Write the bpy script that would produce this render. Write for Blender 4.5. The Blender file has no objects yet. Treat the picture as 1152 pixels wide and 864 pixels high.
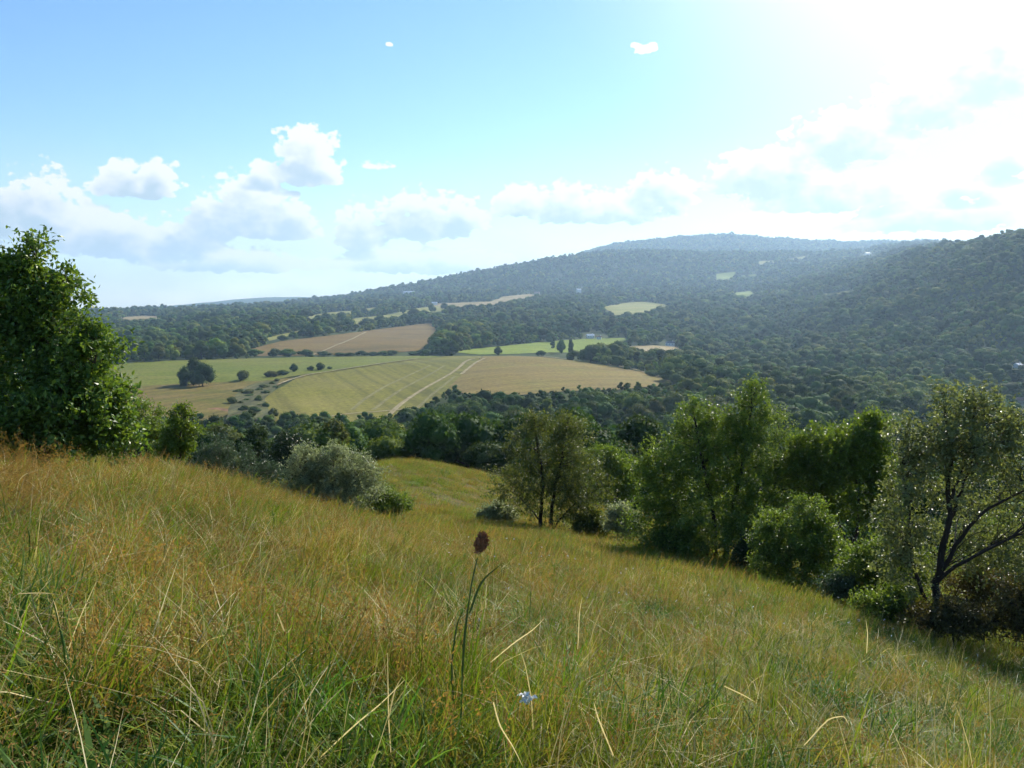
import bpy, math, random
import numpy as np
from mathutils import Vector, Matrix, Euler
from mathutils.geometry import delaunay_2d_cdt

SC = bpy.context.scene
COL = SC.collection
RNG = np.random.default_rng(11)
random.seed(5)
R = math.radians

# ------------------------------------------------------------------ basics
F = 960.0                       # focal length in photograph pixels
CX, CY = 576.0, 432.0
PITCH = math.atan((432.0 - 350.0) / F)
CAMZ = 1.6
CP, SP = math.cos(PITCH), math.sin(PITCH)
SUN_EL, SUN_AZ = R(32.0), R(31.0)
SUN = Vector((math.sin(SUN_AZ) * math.cos(SUN_EL), math.cos(SUN_AZ) * math.cos(SUN_EL), math.sin(SUN_EL)))


def slope(y):
    """tangent of the view elevation for a picture row"""
    v = (CY - np.asarray(y, float)) / F
    return (v * CP - SP) / (CP + v * SP)


def azs(x, y=432.0):
    v = (CY - np.asarray(y, float)) / F
    return (np.asarray(x, float) - CX) / F / (CP + v * SP)


def project(x, y, z):
    z = z - CAMZ
    f = y * CP - z * SP
    up = y * SP + z * CP
    return CX + F * x / f, CY - F * up / f


def tag(o, label=None, cat=None, group=None, kind=None):
    if label: o['label'] = label
    if cat: o['category'] = cat
    if group: o['group'] = group
    if kind: o['kind'] = kind
    return o


def link(o, parent=None):
    COL.objects.link(o)
    if parent is not None:
        o.parent = parent
    return o


def empty(name, loc=(0, 0, 0), rz=0.0):
    o = bpy.data.objects.new(name, None)
    o.empty_display_size = 0.3
    o.location = loc
    o.rotation_euler = (0, 0, rz)
    return link(o)


# ------------------------------------------------------------------ noise
_PERM = np.random.default_rng(3).random((257, 257))


def vnoise(x, y):
    xi = np.floor(x).astype(int); yi = np.floor(y).astype(int)
    fx = x - xi; fy = y - yi
    fx = fx * fx * (3 - 2 * fx); fy = fy * fy * (3 - 2 * fy)
    a = _PERM[xi % 256, yi % 256]; b = _PERM[(xi + 1) % 256, yi % 256]
    c = _PERM[xi % 256, (yi + 1) % 256]; d = _PERM[(xi + 1) % 256, (yi + 1) % 256]
    return (a * (1 - fx) + b * fx) * (1 - fy) + (c * (1 - fx) + d * fx) * fy


def fbm(x, y, octv=4):
    s = 0.0; a = 0.5
    for i in range(octv):
        s = s + a * (vnoise(x + 17.3 * i, y + 9.1 * i) - 0.5)
        x = x * 2.03; y = y * 2.03; a *= 0.5
    return s


# ------------------------------------------------------------------ terrain
TX = np.array([-300, 0, 144, 336, 450, 576, 700, 816, 930, 1040, 1152, 1450], float)
TD_ROWS = [
    (6,    [560, 620, 653, 700, 725, 750, 778, 804, 830, 855, 881, 940]),
    (10,   [476, 536, 556, 600, 628, 652, 678, 704, 730, 754, 784, 850]),
    (12,   [460, 523, 536, 580, 610, 636, 662, 688, 714, 737, 767, 830]),
    (15,   [456, 520, 519, 563, 597, 621, 646, 670, 694, 717, 747, 800]),
    (20,   [460, 522, 518, 562, 590, 610, 632, 649, 672, 694, 730, 770]),
    (25,   [464, 526, 522, 564, 585, 603, 621, 638, 659, 682, 717, 755]),
    (32,   [472, 528, 526, 566, 578, 593, 608, 624, 650, 674, 707, 740]),
    (40,   [484, 532, 530, 565, 574, 585, 602, 620, 642, 667, 692, 720]),
    (50,   [490, 532, 529, 553, 548, 568, 594, 614, 632, 657, 677, 700]),
    (60,   [500, 536, 532, 547, 532, 551, 587, 607, 627, 647, 662, 680]),
    (70,   [505, 538, 535, 543, 520, 541, 580, 602, 620, 638, 652, 665]),
    (85,   [510, 540, 538, 543, 518, 539, 572, 594, 614, 630, 642, 650]),
    (120,  [520, 545, 542, 546, 536, 548, 566, 582, 598, 612, 622, 630]),
    (180,  [535, 548, 548, 550, 548, 554, 562, 572, 580, 588, 596, 602]),
    (250,  [538, 545, 545, 546, 546, 548, 552, 556, 560, 565, 570, 575]),
    (330,  [520, 525, 522, 522, 521, 520, 522, 526, 530, 535, 540, 545]),
    (420,  [480, 485, 484, 485, 486, 482, 484, 488, 496, 505, 512, 520]),
    (550,  [446, 450, 450, 452, 453, 444, 446, 455, 468, 482, 490, 500]),
    (700,  [420, 424, 424, 425, 426, 420, 426, 438, 450, 462, 470, 480]),
    (850,  [408, 410, 410, 409, 409, 404, 414, 428, 436, 440, 436, 434]),
    (1000, [401, 403, 403, 401, 402, 402, 408, 418, 420, 416, 405, 395]),
    (1200, [392, 396, 394, 386, 388, 394, 398, 404, 402, 385, 345, 315]),
    (1450, [384, 388, 386, 374, 378, 382, 384, 390, 382, 342, 286, 258]),
    (1800, [374, 376, 374, 364, 367, 367, 367, 372, 354, 306, 266, 240]),
    (2300, [364, 364, 363, 356, 354, 351, 351, 352, 333, 290, 276, 252]),
    (3000, [357, 357, 356, 350, 343, 339, 337, 336, 314, 286, 288, 268]),
    (3800, [355, 355, 354, 346, 335, 326, 319, 319, 299, 280, 288, 272]),
    (4800, [356, 356, 356, 343, 325, 302, 284, 288, 287, 276, 284, 274]),
    (5700, [358, 358, 357, 347, 336, 316, 290, 289, 291, 280, 286, 279]),
    (7200, [357, 357, 355, 346, 336, 313, 277, 268, 275, 276, 282, 277]),
    (8600, [352, 350, 346, 334, 344, 330, 310, 300, 300, 300, 300, 300]),
    (10500, [352, 352, 352, 352, 352, 350, 340, 330, 330, 330, 330, 330]),
]
TS = (TX - CX) / F / CP
_rows = [(0.3, None), (1.0, None), (2.0, None), (4.0, None)] + TD_ROWS
TD = np.array([r[0] for r in _rows])
GRASS_H = 0.36                  # the rows give the top of the standing grass
TT = np.zeros((len(_rows), len(TX)))
for i, (d, ys) in enumerate(_rows):
    if ys is None:
        TT[i] = (-CAMZ / d - 0.227 * np.clip(TS, -.9, .9) - 0.15) * d + CAMZ
    else:
        TT[i] = slope(np.array(ys, float)) * d + CAMZ - GRASS_H * float(np.interp(d, [5, 10, 60, 120], [.3, 1, 1, 0]))


def pchip(x, y, xq):
    """monotone cubic; y may be 2-D (n, m) -> (len(xq), m)"""
    y = np.asarray(y, float)
    h = np.diff(x)
    dl = np.diff(y, axis=0) / (h[:, None] if y.ndim > 1 else h)
    d = np.zeros_like(y)
    w1 = 2 * h[1:] + h[:-1]; w2 = h[1:] + 2 * h[:-1]
    if y.ndim > 1: w1 = w1[:, None]; w2 = w2[:, None]
    with np.errstate(all='ignore'):
        hm = (w1 + w2) / (w1 / dl[:-1] + w2 / dl[1:])
    d[1:-1] = np.where(dl[:-1] * dl[1:] > 0, hm, 0.0)
    d[0] = dl[0]; d[-1] = dl[-1]
    xq = np.clip(xq, x[0], x[-1])
    k = np.clip(np.searchsorted(x, xq) - 1, 0, len(x) - 2)
    t = (xq - x[k]) / h[k]; hk = h[k]
    if y.ndim > 1: t = t[:, None]; hk = hk[:, None]
    return ((1 + 2 * t) * (1 - t) ** 2 * y[k] + t * (1 - t) ** 2 * hk * d[k]
            + t * t * (3 - 2 * t) * y[k + 1] + t * t * (t - 1) * hk * d[k + 1])


AZ = np.concatenate([np.linspace(-180, -52, 40, endpoint=False), np.linspace(-52, 52, 460), np.linspace(52, 180, 41)[1:]])
AZ = np.radians(AZ)
LR = np.linspace(math.log(0.5), math.log(10000.0), 480)
RR = np.exp(LR)
LIM = math.radians(46)
azc = np.clip(AZ, -LIM, LIM)
cols = pchip(TS, TT.T, np.clip(np.tan(azc), TS[0], TS[-1]))       # (naz, nD)
GZ = np.zeros((len(AZ), len(LR)))
for i in range(len(AZ)):
    GZ[i] = pchip(np.log(TD), cols[i], np.log(np.maximum(RR * math.cos(azc[i]), 0.3)))
iL, iR = int(np.argmax(AZ >= -LIM)), int(len(AZ) - 1 - np.argmax(AZ[::-1] <= LIM))
for i in range(len(AZ)):
    if AZ[i] > LIM or AZ[i] < -LIM:
        a = AZ[i] if AZ[i] > 0 else AZ[i] + 2 * math.pi
        w = (a - LIM) / (2 * math.pi - 2 * LIM)
        w = w * w * (3 - 2 * w)
        GZ[i] = GZ[iR] * (1 - w) + GZ[iL] * w
GXX = np.sin(AZ)[:, None] * RR[None, :]
GYY = np.cos(AZ)[:, None] * RR[None, :]


def sstep(a, b, x):
    t = np.clip((x - a) / (b - a), 0, 1)
    return t * t * (3 - 2 * t)


_r = RR[None, :]
GZ = GZ + fbm(GXX / 2.5, GYY / 2.5, 3) * 0.16 * sstep(2, 6, _r) * (1 - sstep(60, 120, _r))
GZ = GZ + fbm(GXX / 130 + 5, GYY / 130, 3) * 5.0 * sstep(250, 700, _r)
GZ = GZ + np.maximum(fbm(GXX / 130 + 25, GYY / 130 + 3, 2), -.12) * 46.0 * sstep(700, 1300, _r) * sstep(.18, .34, np.sin(AZ)[:, None] / np.maximum(np.cos(AZ)[:, None], .1)) * (np.cos(AZ)[:, None] > 0)
GZ = GZ + fbm(GXX / 520 + 3, GYY / 520 + 8, 4) * 34.0 * sstep(1500, 4000, _r)


def height(x, y):
    x = np.asarray(x, float); y = np.asarray(y, float)
    a = np.interp(np.arctan2(x, y), AZ, np.arange(len(AZ)))
    r = np.interp(np.log(np.maximum(np.hypot(x, y), 0.51)), LR, np.arange(len(LR)))
    i = np.clip(a.astype(int), 0, len(AZ) - 2); j = np.clip(r.astype(int), 0, len(LR) - 2)
    fa = a - i; fr = r - j
    return ((GZ[i, j] * (1 - fa) + GZ[i + 1, j] * fa) * (1 - fr) + (GZ[i, j + 1] * (1 - fa) + GZ[i + 1, j + 1] * fa) * fr)


def hit(px, py, dmin=80.0, dmax=9500.0):
    """where the sight line through a picture point first meets the ground beyond dmin"""
    s = float(azs(px, py)); t = float(slope(py))
    D = np.exp(np.linspace(math.log(dmin), math.log(dmax), 5000))
    dz = CAMZ + D * t - height(D * s, D)
    k = np.argmax(dz < 0)
    if not (dz < 0).any(): k = int(np.argmin(dz))
    return D[k] * s, D[k]


def at(px, D, py=500.0):
    """ground point at forward distance D under picture column px"""
    x = float(azs(px, py)) * D
    return Vector((x, D, float(height(x, D))))


# ------------------------------------------------------------------ mesh helpers
def mesh_np(name, V, quads=None, tris=None, mats=(), qmat=None, tmat=None, smooth=False):
    me = bpy.data.meshes.new(name)
    V = np.asarray(V, np.float32)
    nq = 0 if quads is None else len(quads); nt = 0 if tris is None else len(tris)
    me.vertices.add(len(V)); me.vertices.foreach_set('co', V.ravel())
    loops = []
    if nq: loops.append(np.asarray(quads, np.int32).ravel())
    if nt: loops.append(np.asarray(tris, np.int32).ravel())
    lv = np.concatenate(loops)
    me.loops.add(len(lv)); me.loops.foreach_set('vertex_index', lv)
    me.polygons.add(nq + nt)
    st = np.concatenate([np.arange(nq) * 4, nq * 4 + np.arange(nt) * 3]).astype(np.int32)
    me.polygons.foreach_set('loop_start', st)
    mi = np.zeros(nq + nt, np.int32)
    if qmat is not None: mi[:nq] = qmat
    if tmat is not None: mi[nq:] = tmat
    for m in mats: me.materials.append(m)
    me.polygons.foreach_set('material_index', mi)
    me.polygons.foreach_set('use_smooth', np.full(nq + nt, smooth, bool))
    me.update(calc_edges=True)
    return me


class MB:
    """collects quads and triangles of one mesh"""
    def __init__(s):
        s.V = []; s.Q = []; s.T = []; s.QM = []; s.TM = []; s.n = 0

    def add(s, V, Q=None, T=None, mat=0):
        V = np.asarray(V, float)
        s.V.append(V)
        if Q is not None and len(Q):
            s.Q.append(np.asarray(Q, int) + s.n); s.QM.append(np.full(len(Q), mat))
        if T is not None and len(T):
            s.T.append(np.asarray(T, int) + s.n); s.TM.append(np.full(len(T), mat))
        s.n += len(V)

    def tube(s, P, rad, sides=6, mat=0):
        P = np.asarray(P, float); n = len(P)
        rad = np.broadcast_to(np.asarray(rad, float), (n,))
        T = np.gradient(P, axis=0); T /= np.linalg.norm(T, axis=1)[:, None] + 1e-9
        ref = np.array([0.31, 0.9, 0.2]) if abs(T[:, 2]).mean() > 0.6 else np.array([0.05, 0.1, 1.0])
        A = np.cross(T, ref); A /= np.linalg.norm(A, axis=1)[:, None] + 1e-9
        B = np.cross(T, A)
        th = np.linspace(0, 2 * math.pi, sides, endpoint=False)
        V = P[:, None, :] + rad[:, None, None] * (np.cos(th)[None, :, None] * A[:, None, :] + np.sin(th)[None, :, None] * B[:, None, :])
        i = np.arange(n - 1)[:, None] * sides; k = np.arange(sides)[None, :]; k2 = (k + 1) % sides
        Q = np.stack([i + k, i + k2, i + sides + k2, i + sides + k], -1).reshape(-1, 4)
        s.add(V.reshape(-1, 3), Q, None, mat)

    def box(s, c, d, mat=0, rz=0.0):
        x, y, z = np.array(d, float) / 2
        V = np.array([[-x, -y, -z], [x, -y, -z], [x, y, -z], [-x, y, -z], [-x, -y, z], [x, -y, z], [x, y, z], [-x, y, z]])
        ca, sa = math.cos(rz), math.sin(rz)
        V = V @ np.array([[ca, sa, 0], [-sa, ca, 0], [0, 0, 1]]) + np.array(c, float)
        s.add(V, [[0, 3, 2, 1], [4, 5, 6, 7], [0, 1, 5, 4], [1, 2, 6, 5], [2, 3, 7, 6], [3, 0, 4, 7]], None, mat)

    def mesh(s, name, mats, smooth=False):
        V = np.concatenate(s.V)
        Q = np.concatenate(s.Q) if s.Q else None; T = np.concatenate(s.T) if s.T else None
        return mesh_np(name, V, Q, T, mats, np.concatenate(s.QM) if s.Q else None, np.concatenate(s.TM) if s.T else None, smooth)

    def build(s, name, mats, parent=None, smooth=False):
        return link(bpy.data.objects.new(name, s.mesh(name, mats, smooth)), parent)


def unit(v):
    return v / (np.linalg.norm(v, axis=-1, keepdims=True) + 1e-9)


def leaves(mb, P, rng, L, W, droop=0.0, out=None, mat=0, fold=0.25, nrm=None):
    """one folded leaf per point"""
    n = len(P)
    d = rng.normal(size=(n, 3))
    if out is not None: d = d * 0.8 + out
    d[:, 2] -= droop
    d = unit(d)
    up = rng.normal(size=(n, 3)) * 0.75 + np.array([0, 0, 0.9])
    if nrm is not None: up = nrm + rng.normal(size=(n, 3)) * 0.38
    sd = unit(np.cross(d, up)); nn = np.cross(sd, d)
    l = (L * rng.uniform(0.6, 1.3, n))[:, None]; w = (W * rng.uniform(0.7, 1.25, n))[:, None]
    P0 = P; P2 = P + d * l - nn * l * 0.12
    P1 = P + d * l * 0.48 + sd * w * 0.5 + nn * w * fold * 0.5
    P3 = P + d * l * 0.48 - sd * w * 0.5 + nn * w * fold * 0.5
    V = np.stack([P0, P1, P2, P3], 1).reshape(-1, 3)
    mb.add(V, np.arange(n * 4).reshape(n, 4), None, mat)


_ICO = None


def ico(sub=2):
    import bmesh
    bm = bmesh.new(); bmesh.ops.create_icosphere(bm, subdivisions=sub, radius=1.0)
    V = np.array([v.co[:] for v in bm.verts]); T = np.array([[v.index for v in f.verts] for f in bm.faces])
    bm.free()
    return V, T


ICO2 = ico(2); ICO3 = ico(3)

# ------------------------------------------------------------------ materials
def mat_new(name):
    m = bpy.data.materials.new(name); m.use_nodes = True
    nt = m.node_tree; nt.nodes.clear()
    out = nt.nodes.new('ShaderNodeOutputMaterial')
    return m, nt, out


def N(nt, typ, **kw):
    n = nt.nodes.new(typ)
    for k, v in kw.items():
        if k.startswith('i_'):
            n.inputs[k[2:].replace('_', ' ')].default_value = v
        else:
            setattr(n, k, v)
    return n


def mixc(nt, fac, a, b, blend='MIX'):
    n = nt.nodes.new('ShaderNodeMix'); n.data_type = 'RGBA'; n.blend_type = blend
    for sock, val in ((n.inputs[0], fac), (n.inputs[6], a), (n.inputs[7], b)):
        if hasattr(val, 'links') or isinstance(val, bpy.types.NodeSocket): nt.links.new(val, sock)
        elif isinstance(val, (int, float)): sock.default_value = val
        else: sock.default_value = (*val, 1.0)
    return n.outputs[2]


def ramp(nt, fac, stops, interp='LINEAR'):
    n = nt.nodes.new('ShaderNodeValToRGB'); cr = n.color_ramp; cr.interpolation = interp
    while len(cr.elements) < len(stops): cr.elements.new(0.5)
    for e, (p, c) in zip(cr.elements, stops):
        e.position = p; e.color = (*c, 1.0) if len(c) == 3 else c
    nt.links.new(fac, n.inputs[0])
    return n.outputs[0]


def g3(v):
    return (v, v, v)


def foliage_mat(name, dark, mid, light, trans=0.35, rough=0.45, spec=0.4, obj_var=0.5, noise_scale=None, tint=(1.25, 1.15, 0.5), stand=False):
    m, nt, out = mat_new(name)
    L = nt.links.new
    geo = N(nt, 'ShaderNodeNewGeometry'); oi = N(nt, 'ShaderNodeObjectInfo')
    c = ramp(nt, geo.outputs['Random Per Island'], [(0.0, dark), (0.5, mid), (1.0, light)])
    # every plant a little different from the next
    v = N(nt, 'ShaderNodeMapRange'); v.inputs[3].default_value = 1 - obj_var * .55; v.inputs[4].default_value = 1 + obj_var * .55
    L(oi.outputs['Random'], v.inputs[0])
    hs = N(nt, 'ShaderNodeHueSaturation')
    hm = N(nt, 'ShaderNodeMapRange'); hm.inputs[3].default_value = 0.5 - 0.035 * obj_var; hm.inputs[4].default_value = 0.5 + 0.03 * obj_var
    fr = N(nt, 'ShaderNodeMath', operation='FRACT'); mu = N(nt, 'ShaderNodeMath', operation='MULTIPLY'); mu.inputs[1].default_value = 7.31
    L(oi.outputs['Random'], mu.inputs[0]); L(mu.outputs[0], fr.inputs[0]); L(fr.outputs[0], hm.inputs[0])
    L(hm.outputs[0], hs.inputs['Hue']); L(v.outputs[0], hs.inputs['Value']); L(c, hs.inputs['Color'])
    col = hs.outputs[0]
    if stand:                                           # stands of other species over the hills
        no = N(nt, 'ShaderNodeTexNoise'); no.inputs['Scale'].default_value = 0.011; no.inputs['Detail'].default_value = 4
        L(oi.outputs['Location'], no.inputs[0])
        sp_ = ramp(nt, no.outputs[0], [(0.36, (.52, .66, .74)), (0.5, (1, 1, 1)), (0.64, (1.75, 1.4, 1.0))])
        col = mixc(nt, 1.0, col, sp_, 'MULTIPLY')
    p = N(nt, 'ShaderNodeBsdfPrincipled'); L(col, p.inputs['Base Color'])
    p.inputs['Roughness'].default_value = rough; p.inputs['Specular IOR Level'].default_value = spec
    t = N(nt, 'ShaderNodeBsdfTranslucent'); tc = mixc(nt, 1.0, col, tint, 'MULTIPLY'); L(tc, t.inputs[0])
    mx = N(nt, 'ShaderNodeMixShader'); mx.inputs[0].default_value = trans
    L(p.outputs[0], mx.inputs[1]); L(t.outputs[0], mx.inputs[2]); L(mx.outputs[0], out.inputs[0])
    return m


def bark_mat(name, c1, c2):
    m, nt, out = mat_new(name); L = nt.links.new
    tc = N(nt, 'ShaderNodeTexCoord'); mp = N(nt, 'ShaderNodeMapping'); mp.inputs['Scale'].default_value = (9, 9, 2.2)
    L(tc.outputs['Object'], mp.inputs[0])
    no = N(nt, 'ShaderNodeTexNoise'); no.inputs['Scale'].default_value = 3.0; no.inputs['Detail'].default_value = 6; L(mp.outputs[0], no.inputs[0])
    c = ramp(nt, no.outputs[0], [(0.3, c1), (0.7, c2)])
    p = N(nt, 'ShaderNodeBsdfPrincipled'); L(c, p.inputs[0]); p.inputs['Roughness'].default_value = 0.9
    b = N(nt, 'ShaderNodeBump'); b.inputs['Strength'].default_value = 0.6; b.inputs['Distance'].default_value = 0.03
    L(no.outputs[0], b.inputs['Height']); L(b.outputs[0], p.inputs['Normal']); L(p.outputs[0], out.inputs[0])
    return m


def simple_mat(name, c, rough=0.8, var=0.15, scale=4.0):
    m, nt, out = mat_new(name); L = nt.links.new
    tc = N(nt, 'ShaderNodeTexCoord'); no = N(nt, 'ShaderNodeTexNoise'); no.inputs['Scale'].default_value = scale; no.inputs['Detail'].default_value = 5
    L(tc.outputs['Object'], no.inputs[0])
    a = tuple(v * (1 - var) for v in c); b = tuple(v * (1 + var) for v in c)
    cc = ramp(nt, no.outputs[0], [(0.3, a), (0.7, b)])
    p = N(nt, 'ShaderNodeBsdfPrincipled'); L(cc, p.inputs[0]); p.inputs['Roughness'].default_value = rough
    L(p.outputs[0], out.inputs[0])
    return m


def grass_mat(name, stops, trans=0.42, patch=None, rough=0.6, spec=0.12):
    """blade colours vary blade by blade and drift from place to place over the meadow"""
    m, nt, out = mat_new(name); L = nt.links.new
    geo = N(nt, 'ShaderNodeNewGeometry'); oi = N(nt, 'ShaderNodeObjectInfo')
    no = N(nt, 'ShaderNodeTexNoise'); no.inputs['Scale'].default_value = 0.6; no.inputs['Detail'].default_value = 5; no.inputs['Roughness'].default_value = .65
    L(oi.outputs['Location'], no.inputs[0])
    ad = N(nt, 'ShaderNodeMath', operation='MULTIPLY_ADD'); ad.inputs[1].default_value = 0.5
    L(geo.outputs['Random Per Island'], ad.inputs[0])
    n2 = N(nt, 'ShaderNodeMapRange'); n2.inputs[1].default_value = 0.32; n2.inputs[2].default_value = 0.68; n2.inputs[3].default_value = -0.22; n2.inputs[4].default_value = 0.52
    L(no.outputs[0], n2.inputs[0]); L(n2.outputs[0], ad.inputs[2])
    col = ramp(nt, ad.outputs[0], stops)
    # fresh and faded tufts side by side
    v = N(nt, 'ShaderNodeMapRange'); v.inputs[3].default_value = .62; v.inputs[4].default_value = 1.48; L(oi.outputs['Random'], v.inputs[0])
    hs = N(nt, 'ShaderNodeHueSaturation'); L(col, hs.inputs['Color']); L(v.outputs[0], hs.inputs['Value']); hs.inputs['Saturation'].default_value = 1.15
    col = hs.outputs[0]
    p = N(nt, 'ShaderNodeBsdfPrincipled'); L(col, p.inputs['Base Color'])
    p.inputs['Roughness'].default_value = rough; p.inputs['Specular IOR Level'].default_value = spec
    t = N(nt, 'ShaderNodeBsdfTranslucent'); tc = mixc(nt, 1.0, col, (1.2, 1.15, 0.75), 'MULTIPLY'); L(tc, t.inputs[0])
    mx = N(nt, 'ShaderNodeMixShader'); mx.inputs[0].default_value = trans
    L(p.outputs[0], mx.inputs[1]); L(t.outputs[0], mx.inputs[2]); L(mx.outputs[0], out.inputs[0])
    return m


def field_mat(name, c1, c2, c3, ang=0.0, stripe=6.0, samt=0.25, patch=0.012, rings=False):
    """mown or cropped land: broad soil patches, fine mottling, faint swaths"""
    m, nt, out = mat_new(name); L = nt.links.new
    geo = N(nt, 'ShaderNodeNewGeometry')
    n1 = N(nt, 'ShaderNodeTexNoise'); n1.inputs['Scale'].default_value = patch; n1.inputs['Detail'].default_value = 6; n1.inputs['Roughness'].default_value = 0.62
    L(geo.outputs['Position'], n1.inputs[0])
    col = ramp(nt, n1.outputs[0], [(0.32, c1), (0.5, c2), (0.68, c3)])
    n2 = N(nt, 'ShaderNodeTexNoise'); n2.inputs['Scale'].default_value = 0.35; n2.inputs['Detail'].default_value = 5
    L(geo.outputs['Position'], n2.inputs[0])
    f2 = ramp(nt, n2.outputs[0], [(0.3, g3(0.70)), (0.7, g3(1.28))])
    col = mixc(nt, 1.0, col, f2, 'MULTIPLY')
    mp = N(nt, 'ShaderNodeMapping'); mp.inputs['Rotation'].default_value = (0, 0, ang)
    L(geo.outputs['Position'], mp.inputs[0])
    sc = N(nt, 'ShaderNodeMapping'); sc.inputs['Scale'].default_value = (1.0 / stripe, 0.02 / stripe, 0.0); L(mp.outputs[0], sc.inputs[0])
    n3 = N(nt, 'ShaderNodeTexNoise'); n3.inputs['Scale'].default_value = 1.0; n3.inputs['Detail'].default_value = 4; L(sc.outputs[0], n3.inputs[0])
    f3 = ramp(nt, n3.outputs[0], [(0.36, g3(1 - samt)), (0.64, g3(1 + samt))])
    col = mixc(nt, 1.0, col, f3, 'MULTIPLY')
    p = N(nt, 'ShaderNodeBsdfPrincipled'); L(col, p.inputs[0]); p.inputs['Roughness'].default_value = 0.95; p.inputs['Specular IOR Level'].default_value = 0.1
    b = N(nt, 'ShaderNodeBump'); b.inputs['Strength'].default_value = 0.5; b.inputs['Distance'].default_value = 0.25
    L(n2.outputs[0], b.inputs['Height']); L(b.outputs[0], p.inputs['Normal']); L(p.outputs[0], out.inputs[0])
    return m


# leaf colours (linear)
M = {}
M['oak'] = foliage_mat('oak_leaf', (0.064, 0.128, 0.022), (0.114, 0.204, 0.032), (0.197, 0.291, 0.055), trans=0.44, rough=0.42, spec=0.42, obj_var=0)
M['hazel'] = foliage_mat('hazel_leaf', (0.076, 0.139, 0.024), (0.130, 0.212, 0.035), (0.216, 0.295, 0.061), trans=0.46, rough=0.42, spec=0.42, obj_var=0)
M['bright'] = foliage_mat('bright_leaf', (0.078, 0.138, 0.019), (0.114, 0.186, 0.026), (0.168, 0.240, 0.041), trans=0.5, rough=0.4, obj_var=0)
M['silver'] = foliage_mat('silver_leaf', (0.174, 0.209, 0.101), (0.255, 0.295, 0.148), (0.376, 0.416, 0.242), trans=0.42, rough=0.45, spec=0.4, obj_var=0, tint=(1.1, 1.1, .8))
M['blue'] = foliage_mat('greygreen_leaf', (0.045, 0.085, 0.040), (0.070, 0.12, 0.055), (0.11, 0.16, 0.08), trans=0.3, obj_var=0, tint=(1.1, 1.1, .8))
M['sparse'] = foliage_mat('alder_leaf', (0.045, 0.071, 0.016), (0.090, 0.125, 0.027), (0.167, 0.198, 0.046), trans=0.46, rough=0.45, spec=0.4, obj_var=0)
M['apple'] = foliage_mat('thorn_leaf', (0.101, 0.133, 0.056), (0.154, 0.196, 0.083), (0.249, 0.298, 0.138), trans=.42, rough=.42, spec=.4, obj_var=0)
M['dark'] = foliage_mat('dark_leaf', (0.016, 0.036, 0.010), (0.028, 0.056, 0.014), (0.045, 0.08, 0.02), trans=0.25, obj_var=0.2)
M['brownscrub'] = foliage_mat('scrub_leaf', (0.06, 0.05, 0.018), (0.09, 0.085, 0.025), (0.13, 0.12, 0.04), trans=0.35, obj_var=0.2)
TINTS = [
    ('dark green', foliage_mat('wood_leaf_dark', (0.027, 0.058, 0.016), (0.046, 0.088, 0.022), (0.074, 0.123, 0.034), trans=0.28, rough=.75, spec=.10, obj_var=0.45)),
    ('mid green', foliage_mat('wood_leaf_mid', (0.040, 0.083, 0.018), (0.067, 0.127, 0.027), (0.105, 0.168, 0.039), trans=0.30, rough=.75, spec=.10, obj_var=0.45)),
    ('olive green', foliage_mat('wood_leaf_olive', (0.060, 0.081, 0.022), (0.094, 0.115, 0.034), (0.134, 0.155, 0.049), trans=0.28, rough=.75, spec=.10, obj_var=0.4)),
    ('yellowish green', foliage_mat('wood_leaf_yellow', (0.074, 0.128, 0.021), (0.119, 0.177, 0.034), (0.168, 0.226, 0.047), trans=0.34, rough=.75, spec=.10, obj_var=0.3)),
]
M['forest'] = foliage_mat('forest_leaf', (0.043, 0.079, 0.014), (0.071, 0.120, 0.019), (0.112, 0.160, 0.027), trans=0.22, rough=.8, spec=.05, obj_var=0.95, stand=True)
M['bark'] = bark_mat('bark', (0.030, 0.022, 0.016), (0.075, 0.060, 0.045))
M['bark_dark'] = bark_mat('bark_dark', (0.014, 0.010, 0.007), (0.040, 0.029, 0.020))

G_GREEN = grass_mat('grass_green', [(0.0, (0.063, 0.114, 0.021)), (0.35, (0.128, 0.188, 0.034)), (0.65, (0.222, 0.222, 0.059)), (1.0, (0.342, 0.262, 0.103))])
G_RUSSET = grass_mat('grass_russet', [(0.0, (0.171, 0.131, 0.048)), (0.4, (0.262, 0.171, 0.071)), (0.75, (0.308, 0.205, 0.089)), (1.0, (0.422, 0.308, 0.160))])
G_STRAW = grass_mat('grass_straw', [(0.0, (0.28, 0.23, 0.11)), (0.5, (0.42, 0.36, 0.20)), (1.0, (0.60, 0.53, 0.36))], trans=0.3)
G_BROAD = grass_mat('grass_broad', [(0.0, (0.040, 0.097, 0.023)), (0.5, (0.074, 0.142, 0.034)), (1.0, (0.148, 0.194, 0.051))], rough=0.5, spec=0.2)
G_HERB = grass_mat('herb_leaf', [(0.0, (0.063, 0.125, 0.028)), (0.5, (0.114, 0.182, 0.040)), (1.0, (0.228, 0.251, 0.068))])


# ------------------------------------------------------------------ ground sheet
def in_poly(px, py, poly):
    px = np.asarray(px, float); py = np.asarray(py, float)
    ins = np.zeros(px.shape, bool); n = len(poly)
    for i in range(n):
        x1, y1 = poly[i]; x2, y2 = poly[(i + 1) % n]
        if y1 == y2: continue
        c = ((y1 > py) != (y2 > py)) & (px < (x2 - x1) * (py - y1) / (y2 - y1) + x1)
        ins ^= c
    return ins


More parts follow.
